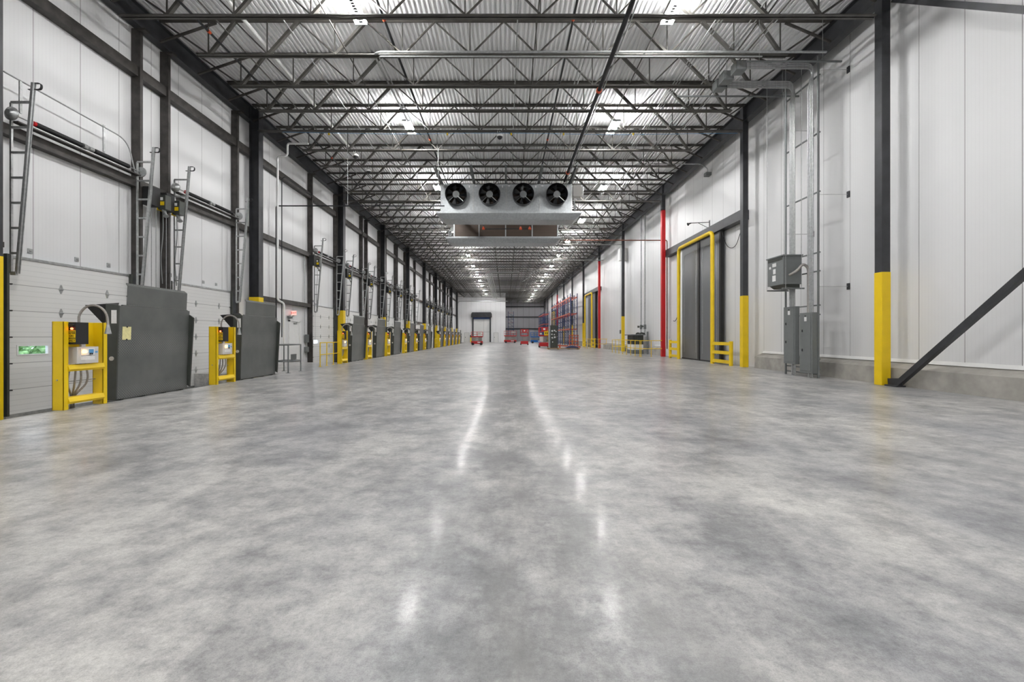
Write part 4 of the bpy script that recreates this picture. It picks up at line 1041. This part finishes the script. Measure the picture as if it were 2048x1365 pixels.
def mast_lift(x, y, W_, lab, sign=False):
    t = thing('mast_lift', lab, 'lift', (0, 0, 0), 'parked red personnel lifts')
    MB().box(-W_/2, W_/2, -.7, .7, .15, .6).build('chassis', 'liftred', t, bevel=.03)
    for sx in (-1, 1):
        for sy in (-1, 1): MB().tube([(sx*(W_/2-.1), sy*.5, .18), (sx*(W_/2+.03), sy*.5, .18)], .18, 12).build('wheel', 'black', t)
    MB().box(-W_*.22, W_*.22, -.25, .25, .6, 1.4).build('mast', 'scissor', t)
    m = MB()
    for k in range(5): m.box(-W_*.3, W_*.3, -.3, -.25, .66+k*.15, .72+k*.15)
    m.build('mast_steps', 'galv', t)
    MB().box(-W_/2, W_/2, -.5, .5, 1.35, 1.5).build('platform', 'liftred', t)
    m = MB()
    for sx in (-1, 1):
        m.box(sx*W_/2-.04, sx*W_/2+.04, -.5, -.42, 1.4, 2.45); m.box(sx*W_/2-.04, sx*W_/2+.04, .42, .5, 1.4, 2.45)
        m.box(sx*W_/2-.03, sx*W_/2+.03, -.5, .5, 2.38, 2.45); m.box(sx*W_/2-.02, sx*W_/2+.02, -.5, .5, 1.5, 1.9)
    for z in (1.9, 2.4): m.box(-W_/2, W_/2, -.5, -.44, z-.04, z+.04); m.box(-W_/2, W_/2, .44, .5, z-.04, z+.04)
    m.build('basket_rails', 'liftred', t)
    MB().box(-W_*.3, W_*.3, -.56, -.5, 1.95, 2.4).build('control_panel', 'liftred', t)
    MB().box(-.12, .12, -.57, -.56, 2.1, 2.3).build('decal', 'sticker', t)
    if sign:
        s = MB().box(-.02, .75, -.62, -.58, 1.45, 1.95).build('sign_board', 'yellow', t)
        for k in range(3): MB().prism([(.1+.2*k, 1.6), (.16+.2*k, 1.6), (.24+.2*k, 1.8), (.12+.2*k, 1.8)], 1, -.625, -.62).build('sign_mark', 'black', s)
        MB().box(-.55, -.15, -.6, -.5, .7, 1.3).build('side_panel', 'plastic', t)
    t.location = (x, y, 0); return t
mast_lift(2.92, 66.0, 1.15, 'small red mast lift standing at the centre of the hall')
mast_lift(4.6, 51.0, 1.15, 'red mast lift with yellow board beside the wrapped cabinet', True)
# skid with wrapped cabinet
t = thing('wooden_skid', 'long low wooden skid on the floor before the pallet rack', 'skid', (6.0, 44.4, 0))
for x in (4.5, 5.5, 6.6, 7.6): MB().box(x-.06, x+.06, 43.9, 45.1, 0, .08).build('runner', 'wood', t)
for k in range(5): MB().box(4.4, 7.7, 43.9+k*.25, 44.1+k*.25, .08, .13).build('deck_board', 'wood', t)
t = thing('wrapped_cabinet', 'tall black cabinet in stretch wrap standing on the wooden skid', 'cabinet', (5.05, 44.5, .13))
MB().box(4.7, 5.45, 44.2, 44.9, .13, 2.5).build('cabinet_body', 'platedark', t, bevel=.03)
MB().box(4.52, 4.66, 44.2, 44.8, .13, 2.4).build('side_sheet', 'cooler', t)
for i, (x, z, s) in enumerate(((4.85, 1.9, .09), (5.1, 1.95, .07), (4.82, 1.55, .07), (5.08, 1.52, .06), (4.85, 1.2, .07), (5.12, 1.25, .08), (4.9, .75, .05), (5.25, 1.85, .05))):
    MB().box(x-s, x+s, 44.185, 44.2, z-s, z+s).build('label_sheet', 'sticker', t)
MB().bar((4.72, 44.19, 1.0), (5.44, 44.19, 1.35), .02, .05, (0, 1, 0)).build('wrap_band', 'galv', t)
t = thing('flat_bundle', 'dark blue wrapped bundle lying on the wooden skid', 'bundle', (6.9, 44.5, .13))
MB().prism([(6.2, .13), (7.6, .13), (7.5, .25), (7.0, .36), (6.5, .3)], 1, 44.0, 44.9).build('bundle_body', 'rackblue', t)
t = thing('loose_beam', 'orange rack beam lying across the floor behind the skid', 'rack beam', (7.5, 50.5, 0))
MB().bar((6.0, 52.5, .25), (8.8, 50.0, .08), .1, .14).build('beam_length', 'rackorange', t)
MB().box(5.95, 6.05, 52.45, 52.55, 0, .3).build('beam_connector', 'rackorange', t)
o = MB().tube([(5.95, 46.5, 0), (5.95, 46.5, .03), (5.95, 46.5, .5)], [.18, .12, .03], 12).build('traffic_cone', 'orange'); tag(recenter(o, (5.95, 46.5, 0)), 'small orange cone on the floor beside the wrapped cabinet', 'cone')
# hedge and ground outside, seen through the dock door windows
m = MB(); rnd = random.Random(3)
for k in range(2600):
    cx_, cy, cz = -17+rnd.uniform(-.6, .9), rnd.uniform(12, 20), rnd.uniform(-1.0, .9)+rnd.uniform(0, .3)*(1+math.sin(k))
    a = Vector((rnd.uniform(-1, 1), rnd.uniform(-1, 1), rnd.uniform(-1, 1))).normalized()*.16; c_ = a.orthogonal().normalized()*.1
    p0 = Vector((cx_, cy, cz)); m.add([p0-a, p0+c_, p0+a, p0-c_], [(0, 1, 2, 3)])
o = m.build('hedge', 'leaf'); tag(recenter(o, (-17, 12, -1.2)), 'green hedge outside, seen through the window of the nearest dock door', 'hedge', kind='stuff')
